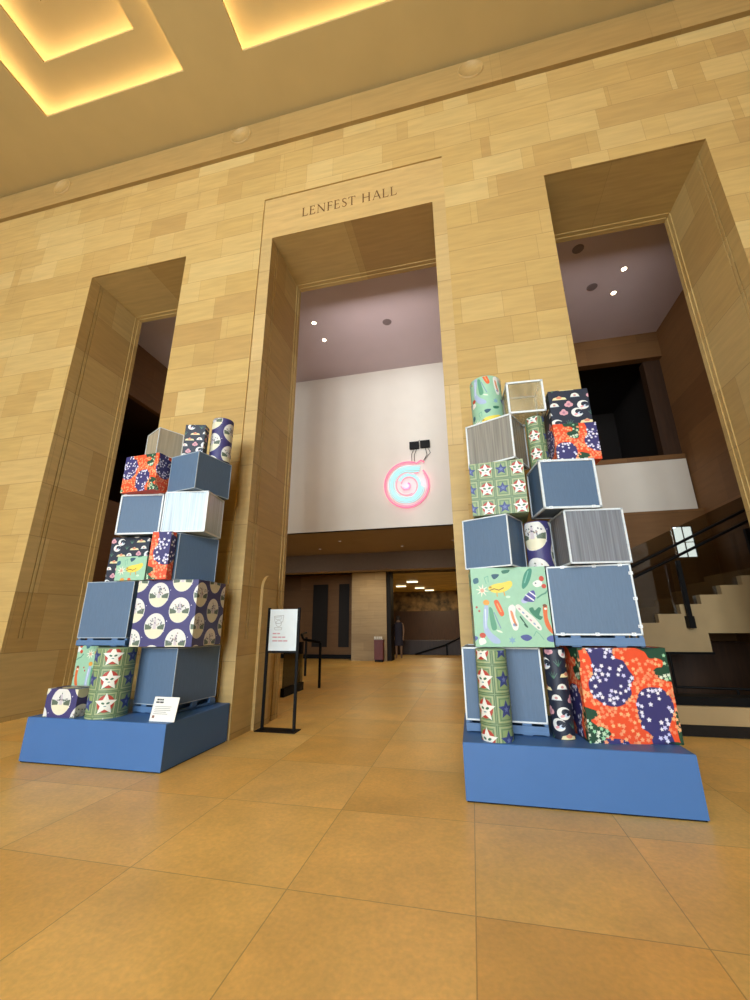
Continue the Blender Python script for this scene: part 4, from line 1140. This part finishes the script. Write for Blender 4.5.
outline([(-.13, 1.485), (-.03, 1.495), (-.04, 1.46), (-.12, 1.455)], .005, TXL)
outline([(-.075 + .045 * math.cos(k * PI / 6), 1.40 + .045 * math.sin(k * PI / 6)) for k in range(12)], .006, TXL)
outline([(-.14, 1.34), (-.02, 1.34), (-.03, 1.31), (-.13, 1.31)], .006, TXL)
for (z, segs, mt) in ((1.25, ((-.16, -.10), (-.09, -.045)), TXP), (1.20, ((-.16, -.09), (-.08, -.02), (-.01, .04)), TXP), (1.15, ((-.16, -.08), (-.07, .0), (.01, .075)), TXP)):
    for (a, b) in segs:
        m.face([(a, -.0015, z), (b, -.0015, z), (b, -.0015, z + .018), (a, -.0015, z + .018)], mt)
m.build('printed_notice', npn)

# ---- distant figure in the doorway of the far room
def person(x, y, z, yaw):
    joints = dict(pel=(0, 0, .90), sp=(0, 0, 1.08), ch=(0, -.01, 1.28), nk=(0, -.01, 1.42), hd=(0, -.03, 1.53), tp=(0, -.02, 1.62),
                  ls=(.17, 0, 1.35), le=(.22, .02, 1.10), lw=(.20, -.08, .88), lh=(.19, -.10, .81), rs=(-.17, 0, 1.35), re=(-.22, .02, 1.10), rw=(-.20, -.08, .88), rh=(-.19, -.10, .81),
                  lp=(.09, 0, .84), lk=(.10, -.02, .48), la=(.10, .02, .09), lt=(.11, -.12, .04), rp=(-.09, 0, .84), rk=(-.10, 0, .48), ra=(-.10, .03, .09), rt=(-.12, -.11, .04))
    rad = dict(pel=.14, sp=.12, ch=.13, nk=.055, hd=.085, tp=.07, ls=.06, le=.042, lw=.028, lh=.03, rs=.06, re=.042, rw=.028, rh=.03, lp=.09, lk=.06, la=.04, lt=.035, rp=.09, rk=.06, ra=.04, rt=.035)
    ed = [('pel', 'sp'), ('sp', 'ch'), ('ch', 'nk'), ('nk', 'hd'), ('hd', 'tp'), ('ch', 'ls'), ('ls', 'le'), ('le', 'lw'), ('lw', 'lh'), ('ch', 'rs'), ('rs', 're'), ('re', 'rw'), ('rw', 'rh'),
          ('pel', 'lp'), ('lp', 'lk'), ('lk', 'la'), ('la', 'lt'), ('pel', 'rp'), ('rp', 'rk'), ('rk', 'ra'), ('ra', 'rt')]
    for sd, sx in (('l', 1), ('r', -1)):
        hx_, hy_, hz_ = joints[sd + 'h']
        for k, (dx, ln_) in enumerate(((-.022, .065), (-.007, .075), (.008, .07), (.022, .055))):
            a, b = sd + 'f%d' % k, sd + 'g%d' % k
            joints[a] = (hx_ + dx * sx, hy_ - .005, hz_ - .035); joints[b] = (hx_ + dx * sx, hy_ - .02, hz_ - .035 - ln_); rad[a] = .009; rad[b] = .008
            ed += [(sd + 'h', a), (a, b)]
        joints[sd + 'th'] = (hx_ - .035 * sx, hy_ - .03, hz_ - .02); rad[sd + 'th'] = .009; ed.append((sd + 'h', sd + 'th'))
    keys = list(joints); me = bpy.data.meshes.new('body'); me.from_pydata([joints[k] for k in keys], [(keys.index(a), keys.index(b)) for a, b in ed], [])
    o = bpy.data.objects.new('person', me); COL.objects.link(o); o.location = (x, y, z); o.rotation_euler = (0, 0, yaw)
    sk = o.modifiers.new('skin', 'SKIN'); sk.use_smooth_shade = True
    for i, k in enumerate(keys):
        me.skin_vertices[0].data[i].radius = (rad[k], rad[k] * (.75 if k in ('pel', 'sp', 'ch') else 1)); me.skin_vertices[0].data[i].use_root = (k == 'pel')
    o.modifiers.new('sub', 'SUBSURF').levels = 1
    me.materials.append(plain('person_skin', '#8a6a52', .6))
    tag(o, 'person in a dark knee length coat standing in shadow past the far pillar', 'person')
    def lathe(prof, mat, name, sx=1, sy=1):
        m = MB(); n = 20; vs = []
        for (r, zz) in prof:
            for k in range(n): vs.append((math.cos(2 * PI * k / n) * r * sx, math.sin(2 * PI * k / n) * r * sy, zz))
        m.raw(vs, [(i * n + k, i * n + (k + 1) % n, (i + 1) * n + (k + 1) % n, (i + 1) * n + k) for i in range(len(prof) - 1) for k in range(n)], mat, True)
        m.build(name, o)
    lathe([(.20, .50), (.19, .8), (.165, 1.02), (.185, 1.2), (.19, 1.33), (.14, 1.40), (.07, 1.43)], plain('dark_coat', '#2b2632', .8), 'coat', 1.0, .8)
    lathe([(.088, 1.47), (.102, 1.53), (.10, 1.6), (.075, 1.655), (.02, 1.675)], plain('dark_hair', '#2a1d14', .7), 'hair', .95, 1.0)
person(-2.98, 17.35, 0, .2)

# ================================================================== WORLD, CAMERA, VIEW
w = bpy.data.worlds.new('sky'); SC.world = w; w.use_nodes = True
bg = w.node_tree.nodes['Background']; bg.inputs[0].default_value = (.80, .90, 1.0, 1); bg.inputs[1].default_value = 2.5

f_px = 405.477
M0 = Vector((0.97480457, 0.22295199, -0.00696188)).normalized()
M2 = Vector((-0.21142913, 0.93347004, 0.28970917)).normalized()
up = M0.cross(M2).normalized()
cam = bpy.data.cameras.new('camera'); co = bpy.data.objects.new('camera', cam); COL.objects.link(co)
R3 = Matrix((M0, up, -M2)).transposed()
co.matrix_world = Matrix.Translation((0, 0, 1.4)) @ R3.to_4x4()
cam.sensor_fit = 'VERTICAL'; cam.sensor_height = 36.0; cam.lens = f_px * 36.0 / 1000.0
cam.clip_start = 0.05; cam.clip_end = 200
SC.camera = co
SC.view_settings.view_transform = 'Standard'; SC.view_settings.look = 'None'
SC.view_settings.exposure = 0.22; SC.view_settings.gamma = 1.0
SC.view_settings.use_curve_mapping = False
SC.cycles.use_denoising = True
SC.cycles.max_bounces = 8; SC.cycles.diffuse_bounces = 2; SC.cycles.glossy_bounces = 3; SC.cycles.transparent_max_bounces = 16
SC.cycles.sample_clamp_indirect = 6.0
SC.cycles.caustics_reflective = False; SC.cycles.caustics_refractive = False
